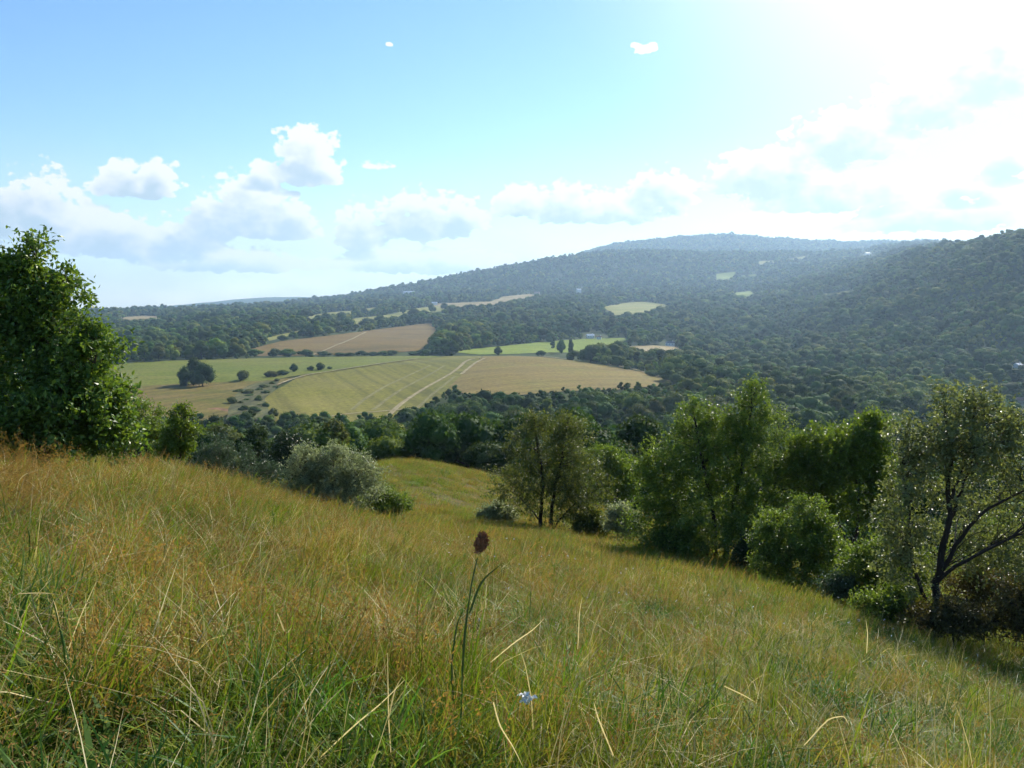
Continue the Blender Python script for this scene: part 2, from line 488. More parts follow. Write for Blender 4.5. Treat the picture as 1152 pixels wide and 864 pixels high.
# outlines of the open land, each a list of picture points laid down on the ground
FIELDS = {
    'mown': [(256, 470), (300, 446), (343, 420.5), (378, 415.5), (423, 409), (460, 403.5), (500, 401), (542, 401), (538, 412), (524, 426), (508, 440), (484, 458), (462, 466), (420, 476), (330, 478)],
    'tan': [(543, 401.5), (575, 401), (606, 402), (650, 407), (690, 413.5), (728, 420), (754, 429), (742, 435), (700, 439), (640, 441), (600, 444), (560, 448), (530, 447), (512, 440), (505, 436), (516, 426), (532, 412)],
    'green': [(120, 412), (160, 408.5), (204, 406), (246, 405), (343, 402.6), (395, 402), (447, 401.3), (484, 401), (498, 402.2), (460, 405.6), (423, 411), (378, 417.5), (343, 422), (315, 427), (290, 431), (253, 434), (169, 438), (110, 440)],
    'gully': [(254, 474), (260, 456), (268, 442), (282, 434), (300, 430), (314, 430), (309, 440), (298, 450), (302, 464), (312, 474)],
    'rough': [(110, 437), (169, 435), (253, 431), (292, 430), (330, 426), (310, 436), (296, 447), (252, 470), (240, 480), (120, 486)],
    'brown': [(270, 396.5), (294, 390), (315, 384.5), (378, 377), (433, 370), (485, 363.5), (490, 372), (484, 384), (482, 394.5), (440, 397), (395, 399), (343, 400.5), (290, 401)],
    'strip_near': [(300, 380.5), (326, 374.5), (352, 369.5), (352, 372), (330, 377), (303, 384)],
    'strip_mid': [(374, 364), (400, 358.5), (440, 354), (468, 347), (492, 344.5), (505, 349), (482, 353), (445, 357.5), (410, 364), (376, 369)],
    'strip_far': [(346, 356), (372, 351.5), (400, 349.5), (425, 345.5), (424, 348.5), (400, 353.5), (372, 355.5), (348, 360)],
    'stubble': [(482, 342), (520, 340.5), (552, 339.5), (566, 334), (596, 331), (604, 333), (584, 337), (556, 343), (512, 346), (482, 346)],
    'hillside': [(678, 345.5), (700, 341.5), (722, 339.5), (747, 342.5), (752, 345), (735, 350), (716, 354), (692, 355)],
    'lightgreen': [(508, 396.5), (540, 392), (569, 389.5), (600, 386), (625, 384), (660, 381.5), (702, 380.5), (706, 384), (695, 389), (672, 394), (650, 397), (620, 397), (580, 398.5), (540, 399.5)],
    'paddock': [(705, 389.5), (735, 389), (768, 391), (764, 396), (745, 399), (716, 396)],
    'spot_a': [(806, 308.5), (827, 306), (829, 309), (821, 315), (806, 316.5)],
    'spot_b': [(834, 310.5), (850, 308.5), (852, 311), (836, 313.5)],
    'spot_c': [(827, 329.5), (846, 327.5), (847, 331), (840, 334.5), (828, 335)],
    'spot_d': [(886, 291.5), (906, 288.5), (909, 290.5), (888, 294)],
    'spot_e': [(853, 294.5), (870, 293), (871, 296), (855, 298)],
    'spot_f': [(922, 331.5), (944, 328.5), (960, 326.5), (961, 328.5), (942, 331.5), (924, 334)],
    'spot_g': [(136, 357.5), (160, 355.5), (178, 356), (176, 360.5), (140, 362)],
}


# yards kept clear of trees in front of the far houses
YARDS = [(656, 374, 681, 384), (744, 383, 762, 391), (648, 325, 655, 331), (450, 328, 470, 331.5), (484, 341, 494, 345), (600, 328, 609, 332),
         (1137, 406, 1152, 417), (1141, 454, 1156, 463), (970, 283, 982, 289), (1015, 495, 1030, 505)]


def open_land(px, py):
    m = np.zeros(np.shape(px), bool)
    for k, p in FIELDS.items(): m |= in_poly(px, py, p)
    for x0, y0, x1, y1 in YARDS: m |= (px > x0) & (px < x1) & (py > y0) & (py < y1)
    return m


def make_ground():
    na, nr = len(AZ), len(LR)
    V = np.stack([GXX, GYY, GZ], -1).reshape(-1, 3)
    i = np.arange(na - 1)[:, None]; j = np.arange(nr - 1)[None, :]
    Q = np.stack([i * nr + j, i * nr + j + 1, (i + 1) * nr + j + 1, (i + 1) * nr + j], -1).reshape(-1, 4)
    m, nt, out = mat_new('ground'); L = nt.links.new
    geo = N(nt, 'ShaderNodeNewGeometry')
    att = N(nt, 'ShaderNodeAttribute', attribute_name='wood')
    n1 = N(nt, 'ShaderNodeTexNoise'); n1.inputs['Scale'].default_value = 0.5; n1.inputs['Detail'].default_value = 7; L(geo.outputs['Position'], n1.inputs[0])
    n2 = N(nt, 'ShaderNodeTexNoise'); n2.inputs['Scale'].default_value = 9.0; n2.inputs['Detail'].default_value = 5; L(geo.outputs['Position'], n2.inputs[0])
    n3 = N(nt, 'ShaderNodeTexNoise'); n3.inputs['Scale'].default_value = 0.02; n3.inputs['Detail'].default_value = 8; L(geo.outputs['Position'], n3.inputs[0])
    mead = ramp(nt, n1.outputs[0], [(0.3, (0.085, 0.085, 0.028)), (0.55, (0.13, 0.105, 0.04)), (0.75, (0.075, 0.095, 0.028))])
    fine = ramp(nt, n2.outputs[0], [(0.3, g3(0.6)), (0.7, g3(1.25))])
    mead = mixc(nt, 1.0, mead, fine, 'MULTIPLY')
    wood = ramp(nt, n3.outputs[0], [(0.35, (0.035, 0.055, 0.018)), (0.65, (0.060, 0.078, 0.026))])
    col = mixc(nt, att.outputs['Fac'], mead, wood)
    p = N(nt, 'ShaderNodeBsdfPrincipled'); L(col, p.inputs[0]); p.inputs['Roughness'].default_value = 1.0; p.inputs['Specular IOR Level'].default_value = 0.05
    b = N(nt, 'ShaderNodeBump'); b.inputs['Strength'].default_value = 0.8; b.inputs['Distance'].default_value = 0.08
    L(n2.outputs[0], b.inputs['Height']); L(b.outputs[0], p.inputs['Normal']); L(p.outputs[0], out.inputs[0])
    me = mesh_np('ground', V, Q, None, [m], smooth=True)
    w = sstep(80, 110, np.broadcast_to(RR[None, :], GXX.shape)).ravel().astype(np.float32)
    a = me.attributes.new('wood', 'FLOAT', 'POINT'); a.data.foreach_set('value', w)
    o = link(bpy.data.objects.new('ground', me))
    tag(o, 'rough grassy hillside falling away into a wide wooded valley and far hills', 'ground', kind='structure')
    return o


make_ground()


def drape(name, poly, mat, lift, label, cat='field', step=None, pts=None):
    P = []
    if pts is None:
        pl = []
        for i in range(len(poly)):
            a = poly[i]; b = poly[(i + 1) % len(poly)]
            n = max(1, int(math.hypot(b[0] - a[0], b[1] - a[1]) / 5))
            for k in range(n): pl.append((a[0] + (b[0] - a[0]) * k / n, a[1] + (b[1] - a[1]) * k / n))
        P = [hit(x, y, 300) for x, y in pl]
    else:
        P = pts
    P = np.array(P, float)
    # ragged natural edge
    P = P + np.stack([fbm(P[:, 0] / 18, P[:, 1] / 18), fbm(P[:, 0] / 18 + 40, P[:, 1] / 18)], -1) * (3.0 if pts is None else 0.6)
    lo, hi = P.min(0), P.max(0)
    if step is None: step = max(6.0, math.sqrt((hi[0] - lo[0]) * (hi[1] - lo[1]) / 5000))
    gx, gy = np.meshgrid(np.arange(lo[0], hi[0], step), np.arange(lo[1], hi[1], step))
    gx = gx.ravel() + RNG.uniform(-.2, .2, gx.size) * step; gy = gy.ravel() + RNG.uniform(-.2, .2, gy.size) * step
    ins = in_poly(gx, gy, [tuple(p) for p in P])
    allp = [Vector(p) for p in P] + [Vector((a, b)) for a, b in zip(gx[ins], gy[ins])]
    n = len(P)
    v, e, f, *_ = delaunay_2d_cdt(allp, [(i, (i + 1) % n) for i in range(n)], [], 1, 1e-4)
    XY = np.array([p[:] for p in v])
    d = np.hypot(XY[:, 0], XY[:, 1])
    Z = height(XY[:, 0], XY[:, 1]) + lift * (1 + d / 1500)
    me = mesh_np(name, np.column_stack([XY, Z]), None, np.array([t[:] for t in f]), [mat], smooth=True)
    o = link(bpy.data.objects.new(name, me))
    tag(o, label, cat, kind='structure')
    return o


MF = {
    'mown': field_mat('mown_field', (0.105, 0.106, 0.009), (0.133, 0.125, 0.011), (0.160, 0.140, 0.025), ang=R(-20), stripe=7, samt=0.2),
    'tan': field_mat('tan_field', (0.124, 0.096, 0.019), (0.168, 0.122, 0.025), (0.141, 0.124, 0.016), ang=R(55), stripe=8, samt=0.16),
    'green': field_mat('green_field', (0.094, 0.119, 0.010), (0.116, 0.136, 0.010), (0.142, 0.143, 0.021), ang=R(70), stripe=9, samt=0.12),
    'rough': field_mat('rough_field', (0.090, 0.090, 0.009), (0.128, 0.101, 0.018), (0.153, 0.111, 0.030), ang=R(20), stripe=10, samt=0.25, patch=0.03),
    'brown': field_mat('brown_field', (0.100, 0.075, 0.015), (0.144, 0.092, 0.021), (0.159, 0.114, 0.025), ang=R(60), stripe=10, samt=0.14),
    'pale': field_mat('pale_field', (0.149, 0.169, 0.024), (0.192, 0.194, 0.039), (0.227, 0.210, 0.056), ang=R(60), stripe=12, samt=0.12),
    'stubble': field_mat('stubble_field', (0.193, 0.164, 0.060), (0.251, 0.194, 0.080), (0.288, 0.233, 0.119), ang=R(60), stripe=12, samt=0.12),
    'light': field_mat('light_field', (0.113, 0.165, 0.006), (0.137, 0.191, 0.007), (0.165, 0.207, 0.016), ang=R(75), stripe=9, samt=0.14),
    'gully': field_mat('gully_scrub', (0.048, 0.060, 0.018), (0.080, 0.082, 0.027), (0.115, 0.105, 0.040), stripe=4, samt=0.35, patch=0.12),
}
FL = [
    ('mown', 'mown', 'olive mown field with curved swaths left of the pale track'),
    ('tan', 'tan', 'tan stubble field right of the pale track, rounded far edge'),
    ('green', 'green', 'flat green pasture around the clump of three round trees'),
    ('rough', 'rough', 'rough tan slope with bare earth below the round trees'),
    ('gully', 'gully', 'green scrubby gully between the rough slope and the mown field', ),
    ('brown', 'brown', 'brown ploughed field rising behind the green pasture'),
    ('strip_near', 'pale', 'narrow pale strip field left above the brown field'),
    ('strip_mid', 'pale', 'long pale green strip field directly above the brown field'),
    ('strip_far', 'pale', 'thin pale strip field highest above the brown field'),
    ('stubble', 'stubble', 'beige stubble strip under the foot of the long hill'),
    ('hillside', 'pale', 'pale green clearing in the middle of the wooded valley'),
    ('lightgreen', 'light', 'light green meadow behind the tan stubble field'),
    ('paddock', 'stubble', 'small tan paddock beside the dark-roofed house in the trees'),
    ('spot_a', 'light', 'larger bright green clearing on the far right slope'),
    ('spot_b', 'light', 'thin bright green clearing right of the larger one'),
    ('spot_c', 'light', 'bright green clearing lowest on the far right slope'),
    ('spot_d', 'pale', 'pale clearing near the far right skyline'),
    ('spot_e', 'pale', 'small pale clearing just below the skyline one'),
    ('spot_f', 'pale', 'thin pale clearing along the wooded spur on the right'),
    ('spot_g', 'stubble', 'pale bare patch in the far forest on the left'),
]
for kf, (key, mk, lab) in enumerate(FL):
    drape('field', FIELDS[key], MF[mk], 0.35 + .10 * (kf if kf < 5 else 0), lab)


def ribbon(name, pts, width, mat, lift, label, cat='path'):
    C = []
    for i in range(len(pts) - 1):
        for k in range(4):
            t = k / 4
            C.append((pts[i][0] + (pts[i + 1][0] - pts[i][0]) * t, pts[i][1] + (pts[i + 1][1] - pts[i][1]) * t))
    C.append(pts[-1])
    P = np.array([hit(x, y, 300) for x, y in C])
    for _ in range(3): P[1:-1] = (P[:-2] + 2 * P[1:-1] + P[2:]) / 4
    T = np.gradient(P, axis=0); T /= np.linalg.norm(T, axis=1)[:, None]
    nrm = np.stack([-T[:, 1], T[:, 0]], -1)
    w = width * (1 + 0.5 * fbm(P[:, 0] / 9, P[:, 1] / 9))[:, None]
    A = P + nrm * w / 2; B = P - nrm * w / 2
    return drape(name, None, mat, lift, label, cat, step=width, pts=list(map(tuple, A)) + list(map(tuple, B[::-1])))


MP_TRACK = field_mat('track', (0.206, 0.172, 0.082), (0.258, 0.215, 0.112), (0.301, 0.254, 0.142), stripe=2, samt=0.1, patch=0.1)
MP_HEDGE = field_mat('verge', (0.075, 0.085, 0.030), (0.095, 0.10, 0.035), (0.12, 0.115, 0.045), stripe=3, samt=0.2, patch=0.1)
MP_SOIL = field_mat('bare_soil', (0.16, 0.085, 0.045), (0.22, 0.12, 0.065), (0.27, 0.16, 0.09), stripe=3, samt=0.2, patch=0.2)
ribbon('path', [(543, 403), (532, 404.5), (524, 407), (517, 414), (505, 423), (486, 433), (466, 445), (450, 456), (436, 470)], 3.2, MP_TRACK, .62, 'pale main track running down between the two big stubble fields')
ribbon('path', [(545, 404), (535, 409), (526, 416), (519, 422)], 3.0, MP_TRACK, .62, 'short second track beside the main track in the fields')
MP_SWATH = field_mat('swath', (0.135, 0.128, 0.042), (0.165, 0.152, 0.052), (0.195, 0.176, 0.068), stripe=2, samt=0.15, patch=0.1)
for lab_, pts_ in (('faint mown swath just left of the main track', [(500, 412), (484, 422), (462, 433), (440, 446), (420, 462)]),
                   ('faint mown swath second left of the main track', [(484, 412), (462, 422), (436, 434), (412, 448), (396, 462)]),
                   ('faint mown swath just right of the main track', [(512, 424), (500, 434), (484, 446), (470, 460)])):
    ribbon('path', pts_, 2.6, MP_SWATH, .5, lab_)
ribbon('path', [(606, 401), (660, 407), (700, 413), (740, 423), (770, 432)], 4.5, MP_TRACK, 0.6, 'pale field road along the rounded far edge of the tan field')
ribbon('path', [(312, 434), (343, 423), (378, 418), (423, 411), (470, 404.5)], 2.2, MP_TRACK, 0.85, 'thin worn path between the green pasture and the mown field')
ribbon('path', [(470, 460), (430, 464), (396, 466), (370, 470)], 2.6, MP_TRACK, 0.6, 'curved pale swath near the lower edge of the mown field')
ribbon('path', [(352, 400), (382, 388), (398, 381), (412, 374)], 3.0, MP_TRACK, 0.6, 'faint pale track crossing the brown field')
ribbon('ground', [(238, 461), (250, 462), (262, 464)], 7, MP_SOIL, 0.7, 'patch of bare reddish soil on the rough slope', 'soil')

# ------------------------------------------------------------------ near trees and bushes
def loc_pt(base, px, py, D):
    return np.array([float(azs(px, py)) * D - base[0], D - base[1], float(slope(py)) * D + CAMZ - base[2]])


def make_tree(name, seed, base, D, stems, ells, n_clump, n_twig, n_leaf, leaf, mats, label, cat, group=None, shell=0.5, twig_len=0.45, out_w=0.5, droop=0.1, twig_r=0.006, rb=0.55, skirt=0.0):
    """stems: [([(px, py, ddepth)...], radius)], ells: [(px, py, rx, ry, depth_factor, ddepth, weight)] in picture units at distance D"""
    rng = np.random.default_rng(seed)
    b = np.array(base[:])
    k = D / F
    SP_, SR_ = [], []
    trunk = MB()
    for pts, r0 in stems:
        P = np.array([loc_pt(b, x, y, D + dd) for x, y, dd in pts])
        n = 14
        t = np.linspace(0, 1, len(P)); tq = np.linspace(0, 1, n)
        P = pchip(t, P, tq)
        if abs(P[0, 2]) < .7 and r0 == max(q[1] for q in stems): P[0, 2] = -.2
        elif P[0, 2] < .35: P[0, 2] = -.2
        P[1:] += rng.normal(size=(n - 1, 3)) * r0 * 0.35
        rr = r0 * (1 - tq) ** 0.8 * 0.9 + r0 * 0.1
        rr[0] *= 1.35
        trunk.tube(P, rr, 8)
        SP_.append(P); SR_.append(rr)
    SPt = np.concatenate(SP_); SRt = np.concatenate(SR_)
    # clump centres through the crown's volume, denser towards its outside
    W = np.array([e[6] for e in ells], float); W /= W.sum()
    C, CO = [], []
    tries = 0
    mind = 0.0
    while len(C) < n_clump and tries < n_clump * 30:
        tries += 1
        e = ells[rng.choice(len(ells), p=W)]
        v = rng.normal(size=3); v /= np.linalg.norm(v)
        rr = rng.uniform(shell, 1.0) ** 0.7 * rng.uniform(0.82, 1.12)
        c0 = loc_pt(b, e[0], e[1], D + e[5])
        rad = np.array([e[2] * k, e[2] * k * e[4], e[3] * k])
        p = c0 + v * rad * rr
        gz = float(height(p[0] + b[0], p[1] + b[1])) - b[2]
        if p[2] < gz + 0.12: continue
        C.append(p); CO.append(unit(p - (c0 - np.array([0, 0, rad[2] * 0.3]))))
    C = np.array(C); CO = np.array(CO)
    crown = MB()
    LP, LO = [], []
    for c, o in zip(C, CO):
        hd = np.hypot(SPt[:, 0] - c[0], SPt[:, 1] - c[1])
        cost = np.linalg.norm(SPt - c, axis=1) + 2.5 * np.maximum(0, SPt[:, 2] - (c[2] - 0.35 * hd))
        i = int(np.argmin(cost)); p = SPt[i]
        ln = np.linalg.norm(c - p)
        mid = (p + c) / 2 + np.array([0, 0, 0.10 * ln]) + rng.normal(size=3) * 0.07 * ln
        tq = np.linspace(0, 1, 6)[:, None]
        Pb = (1 - tq) ** 2 * p + 2 * tq * (1 - tq) * mid + tq ** 2 * c
        r0 = min(SRt[i] * rb, 0.005 + 0.0065 * ln)
        if ln < .7 or rng.random() < (.5 if c[2] > .42 * SPt[:, 2].max() else .0): trunk.tube(Pb, np.linspace(r0, twig_r, 6), 4)
        tl = twig_len * rng.uniform(0.6, 1.3)
        for q in range(n_twig):
            st = Pb[-1] * 1.0 if rng.random() < 0.6 else Pb[-2]
            d = unit(rng.normal(size=3) * 0.75 + o * out_w * 1.4 + np.array([0, 0, 0.25]))
            en = st + d * tl * rng.uniform(0.5, 1.2)
            md = (st + en) / 2 + rng.normal(size=3) * 0.06 * tl + np.array([0, 0, 0.05 * tl])
            if q % 2 == 0: trunk.tube([st, md, en], [twig_r * 0.8, twig_r * 0.6, twig_r * 0.3], 3)
            t = rng.uniform(0.15, 1.0, n_leaf)[:, None]
            pos = (1 - t) ** 2 * st + 2 * t * (1 - t) * md + t ** 2 * en + rng.normal(size=(n_leaf, 3)) * leaf[0] * 0.55
            LP.append(pos); LO.append(np.repeat(d[None], n_leaf, 0))
    LP = np.concatenate(LP); LO = np.concatenate(LO)
    leaves(crown, LP, rng, leaf[0], leaf[1], droop, LO * out_w)
    root = empty(name, base)
    tag(root, label, cat, group)
    trunk.build('trunk', [mats[1]], root, smooth=True)
    crown.build('crown', [mats[0]], root)
    return root


def base_at(px, D, sink=0.05):
    v = at(px, D); v.z -= sink
    return v


# big leafy tree on the left
bs = base_at(45, 17.0)
make_tree('leafy_tree', 1, bs, 17.0,
          [([(45, 520, 0), (42, 450, 0), (36, 360, .1), (34, 270, 0)], .13), ([(40, 520, 0), (0, 440, .3), (-50, 350, .4)], .09), ([(50, 520, 0), (85, 450, -.3), (112, 390, -.3)], .07)],
          [(0, 415, 100, 112, .8, 0, 2.6), (26, 340, 52, 52, .9, 0, 1.3), (64, 362, 38, 44, .9, 0, .8), (84, 432, 54, 68, .9, -.2, 2.2), (50, 474, 90, 42, .9, -.4, 1.6), (-70, 410, 100, 110, .9, 0, 2.0), (36, 290, 20, 22, .9, 0, .22), (74, 330, 20, 20, .9, 0, .2), (104, 395, 22, 26, .9, 0, .4), (-10, 312, 30, 26, .9, 0, .4), (112, 456, 34, 40, .9, 0, .9), (130, 488, 26, 22, .9, 0, .6)],
          640, 7, 10, (.115, .068), (M['oak'], M['bark']),
          'large dense green leafy tree at the left edge of the picture, cut by its edge', 'tree', 'trees around the near meadow', shell=.35, twig_len=.42)
# small bright tree beside it and darker scrub between the two
make_tree('leafy_shrub', 2, base_at(203, 26), 26.0, [([(203, 530, 0), (203, 490, 0), (204, 462, 0)], .04)],
          [(203, 488, 19, 24, 1, 0, 2), (207, 468, 12, 12, 1, 0, .7), (195, 505, 22, 16, 1, 0, 1)], 110, 6, 9, (.085, .06), (M['bright'], M['bark']),
          'bright yellow-green bush just right of the large left tree', 'bush', 'bushes around the near meadow', shell=.3, twig_len=.25)
make_tree('leafy_shrub', 3, base_at(164, 29), 29.0, [([(164, 535, 0), (165, 490, 0), (164, 455, 0)], .05)],
          [(160, 480, 30, 34, 1, 0, 2), (180, 495, 20, 26, 1, 0, 1)], 130, 6, 9, (.08, .05), (M['hazel'], M['bark']),
          'dull green bush between the large left tree and the bright yellow-green bush', 'bush', 'bushes around the near meadow', shell=.3, twig_len=.3)
make_tree('leafy_shrub', 4, base_at(262, 32), 32.0, [([(250, 560, 0), (246, 510, 0)], .03), ([(275, 560, 0), (284, 525, 0)], .03)],
          [(244, 512, 22, 22, 1, 0, 1.4), (272, 522, 26, 20, 1, -.4, 1.4), (300, 535, 20, 14, 1, -.6, .8), (230, 520, 18, 16, 1, 0, .7)], 170, 6, 9, (.09, .035), (M['blue'], M['bark']),
          'low grey-green shrub on the crest left of the pale silvery bush', 'bush', 'bushes around the near meadow', shell=.3, twig_len=.34)
make_tree('leafy_tree', 5, base_at(326, 62), 62.0, [([(326, 560, 0), (326, 520, 0), (326, 490, 0)], .1)],
          [(326, 507, 22, 22, 1, 0, 2), (314, 518, 16, 16, 1, 0, 1), (338, 515, 16, 18, 1, 0, 1)], 170, 6, 9, (.16, .11), (M['dark'], M['bark_dark']),
          'dark rounded small tree directly behind the pale silvery bush', 'tree', 'trees around the near meadow', shell=.45, twig_len=.5)
make_tree('leafy_shrub', 6, base_at(372, 28), 28.0, [([(360, 570, 0), (350, 535, 0), (340, 515, 0)], .035), ([(372, 570, 0), (374, 530, 0), (376, 508, 0)], .035), ([(384, 570, 0), (400, 540, 0), (415, 528, 0)], .03)],
          [(345, 528, 27, 24, 1, 0, 1.5), (376, 525, 28, 24, 1, -.2, 1.7), (405, 535, 24, 24, 1, 0, 1.3), (372, 545, 46, 20, .8, -.3, 1.6), (345, 553, 34, 15, 1, -.3, 1.0), (400, 557, 38, 13, 1, -.3, 1.1)], 400, 6, 9, (.095, .042), (M['silver'], M['bark']),
          'pale silvery-leaved spreading bush on the meadow crest', 'bush', 'bushes around the near meadow', shell=.3, twig_len=.32)
make_tree('leafy_shrub', 7, base_at(440, 30), 30.0, [([(440, 580, 0), (440, 555, 0)], .025)],
          [(428, 560, 17, 13, 1, 0, 1), (448, 564, 20, 12, 1, -.2, 1), (440, 572, 26, 9, 1, -.3, 1), (414, 566, 16, 10, 1, 0, .6)], 150, 6, 8, (.08, .04), (M['hazel'], M['bark']),
          'small low green bush at the right foot of the pale silvery bush', 'bush', 'bushes around the near meadow', shell=.2, twig_len=.22)
# slender two-stemmed tree in the middle
bs = base_at(612, 40)
make_tree('slender_tree', 8, bs, 40.0,
          [([(609, 592, 0), (610, 545, 0), (603, 490, 0), (600, 468, 0)], .10), ([(620, 592, 0), (625, 545, 0), (634, 500, 0), (640, 470, 0)], .09), ([(612, 592, 0), (585, 560, .3), (566, 548, .3)], .04), ([(622, 592, 0), (655, 560, -.3), (682, 545, -.3)], .04)],
          [(605, 500, 34, 36, 1, 0, 1.6), (643, 505, 30, 36, 1, 0, 1.4), (622, 480, 26, 16, 1, 0, .7), (580, 545, 34, 28, 1, .2, 1.1), (655, 553, 42, 34, 1, -.3, 1.8), (622, 560, 56, 34, .9, -.2, 2.0), (600, 530, 40, 36, 1, 0, 1.2), (645, 530, 44, 40, 1, 0, 1.4), (640, 474, 8, 9, 1, 0, .15), (597, 474, 8, 8, 1, 0, .15)],
          520, 6, 8, (.115, .06), (M['sparse'], M['bark_dark']),
          'slender loose-leaved tree with two dark stems in mid meadow', 'tree', 'trees around the near meadow', shell=.25, twig_len=.55)
make_tree('leafy_tree', 9, base_at(695, 58), 58.0, [([(695, 600, 0), (695, 540, 0), (695, 505, 0)], .1)],
          [(692, 530, 24, 28, 1, 0, 2), (676, 515, 16, 16, 1, 0, 1), (708, 540, 18, 24, 1, 0, 1), (690, 555, 30, 24, 1, 0, 1)], 200, 6, 9, (.17, .11), (M['bright'], M['bark']),
          'fresh bright green tree behind and right of the slender two-stemmed tree', 'tree', 'trees around the near meadow', shell=.3, twig_len=.5)
# large double-peaked tree
bs = base_at(808, 32)
make_tree('leafy_tree', 10, bs, 32.0,
          [([(806, 625, 0), (800, 560, 0), (786, 500, 0), (778, 450, 0)], .10), ([(816, 625, 0), (826, 560, 0), (842, 490, 0), (847, 434, 0)], .10), ([(800, 625, 0), (765, 580, 0), (735, 540, 0)], .06), ([(822, 625, 0), (860, 570, .3), (884, 520, .3)], .06)],
          [(790, 520, 52, 56, 1, 0, 2.2), (835, 515, 44, 60, 1, 0, 2.2), (778, 470, 15, 24, 1, 0, .45), (848, 458, 16, 28, 1, 0, .5), (745, 545, 34, 44, 1, 0, 1.3), (800, 575, 80, 40, .9, 0, 2.6), (865, 500, 30, 44, 1, .3, 1.2), (812, 492, 38, 36, 1, 0, 1.3), (748, 520, 30, 36, 1, 0, .8), (882, 545, 24, 40, 1, .2, .8), (722, 530, 14, 20, 1, 0, .3), (728, 585, 26, 24, 1, -.2, .9), (790, 600, 70, 22, .9, -.5, 1.6), (850, 585, 40, 36, .9, -.2, 1.2)],
          900, 7, 9, (.108, .064), (M['hazel'], M['bark_dark']),
          'large bushy tree with two pointed tops right of centre', 'tree', 'trees around the near meadow', shell=.3, twig_len=.5)
make_tree('leafy_tree', 11, base_at(958, 32), 32.0,
          [([(958, 660, 0), (962, 610, 0), (968, 550, 0), (965, 490, 0)], .09), ([(962, 640, 0), (940, 580, 0), (915, 520, 0)], .06)],
          [(935, 515, 46, 34, 1, 0, 1.8), (970, 505, 36, 34, 1, 0, 1.4), (905, 535, 30, 30, 1, 0, 1), (960, 555, 46, 32, 1, 0, 1.2), (985, 480, 16, 16, 1, 0, .3), (915, 500, 18, 18, 1, 0, .4), (1000, 560, 30, 50, 1, 0, .9)],
          520, 7, 9, (.12, .08), (M['bright'], M['bark']),
          'yellow-green spreading tree between the double-topped tree and the gnarled tree', 'tree', 'trees around the near meadow', shell=.3, twig_len=.5)
make_tree('leafy_shrub', 12, base_at(895, 25), 25.0,
          [([(890, 665, 0), (880, 620, 0), (870, 585, 0)], .04), ([(900, 665, 0), (915, 620, 0), (925, 590, 0)], .04)],
          [(885, 600, 38, 30, 1, 0, 1.5), (918, 608, 28, 34, 1, 0, 1.3), (895, 635, 46, 28, .9, -.2, 1.6), (860, 620, 22, 26, 1, 0, .7), (905, 572, 16, 14, 1, 0, .3)],
          330, 7, 9, (.085, .055), (M['hazel'], M['bark']),
          'glossy low rounded bush in front of the yellow-green tree', 'bush', 'bushes around the near meadow', shell=.3, twig_len=.32)
# gnarled tree on the right
bs = base_at(1048, 19)
make_tree('gnarled_tree', 13, bs, 19.0,
          [([(1048, 690, 0), (1055, 640, 0), (1066, 590, 0), (1068, 520, 0), (1062, 450, 0)], .10), ([(1060, 640, 0), (1085, 600, -.2), (1115, 570, -.3), (1170, 545, -.4), (1215, 520, -.4)], .052),
           ([(1056, 652, 0), (1090, 628, -.4), (1130, 610, -.6), (1180, 575, -.7), (1220, 560, -.7)], .045), ([(1044, 680, 0), (1025, 625, .2), (1022, 570, .2), (1010, 510, .2)], .045), ([(1066, 590, 0), (1090, 530, .3), (1110, 470, .3)], .042), ([(1070, 560, 0), (1085, 520, 0), (1100, 450, .1)], .04)],
          [(1060, 500, 46, 40, 1, 0, 1.6), (1025, 520, 36, 48, 1, 0, 1.4), (1110, 495, 50, 44, 1, 0, 1.7), (1160, 520, 50, 56, 1, -.2, 1.5), (1190, 580, 40, 40, 1, -.4, 1), (1015, 585, 30, 50, 1, .2, 1.1), (1105, 560, 46, 44, 1, .6, 1.0), (1062, 455, 16, 18, 1, 0, .3), (1098, 455, 18, 22, 1, 0, .35), (1130, 462, 20, 18, 1, 0, .3), (1150, 480, 20, 20, 1, 0, .3), (1080, 610, 66, 36, .8, 1.2, 1.3), (1020, 630, 34, 40, .9, .2, 1.2), (1130, 620, 56, 40, .9, .3, 1.4), (1060, 560, 60, 50, .9, -.3, 1.0)],
          620, 6, 7, (.088, .054), (M['apple'], M['bark_dark']),
          'gnarled tree with dark bare lower limbs at the right edge', 'tree', 'trees around the near meadow', shell=.25, twig_len=.36, twig_r=.005)
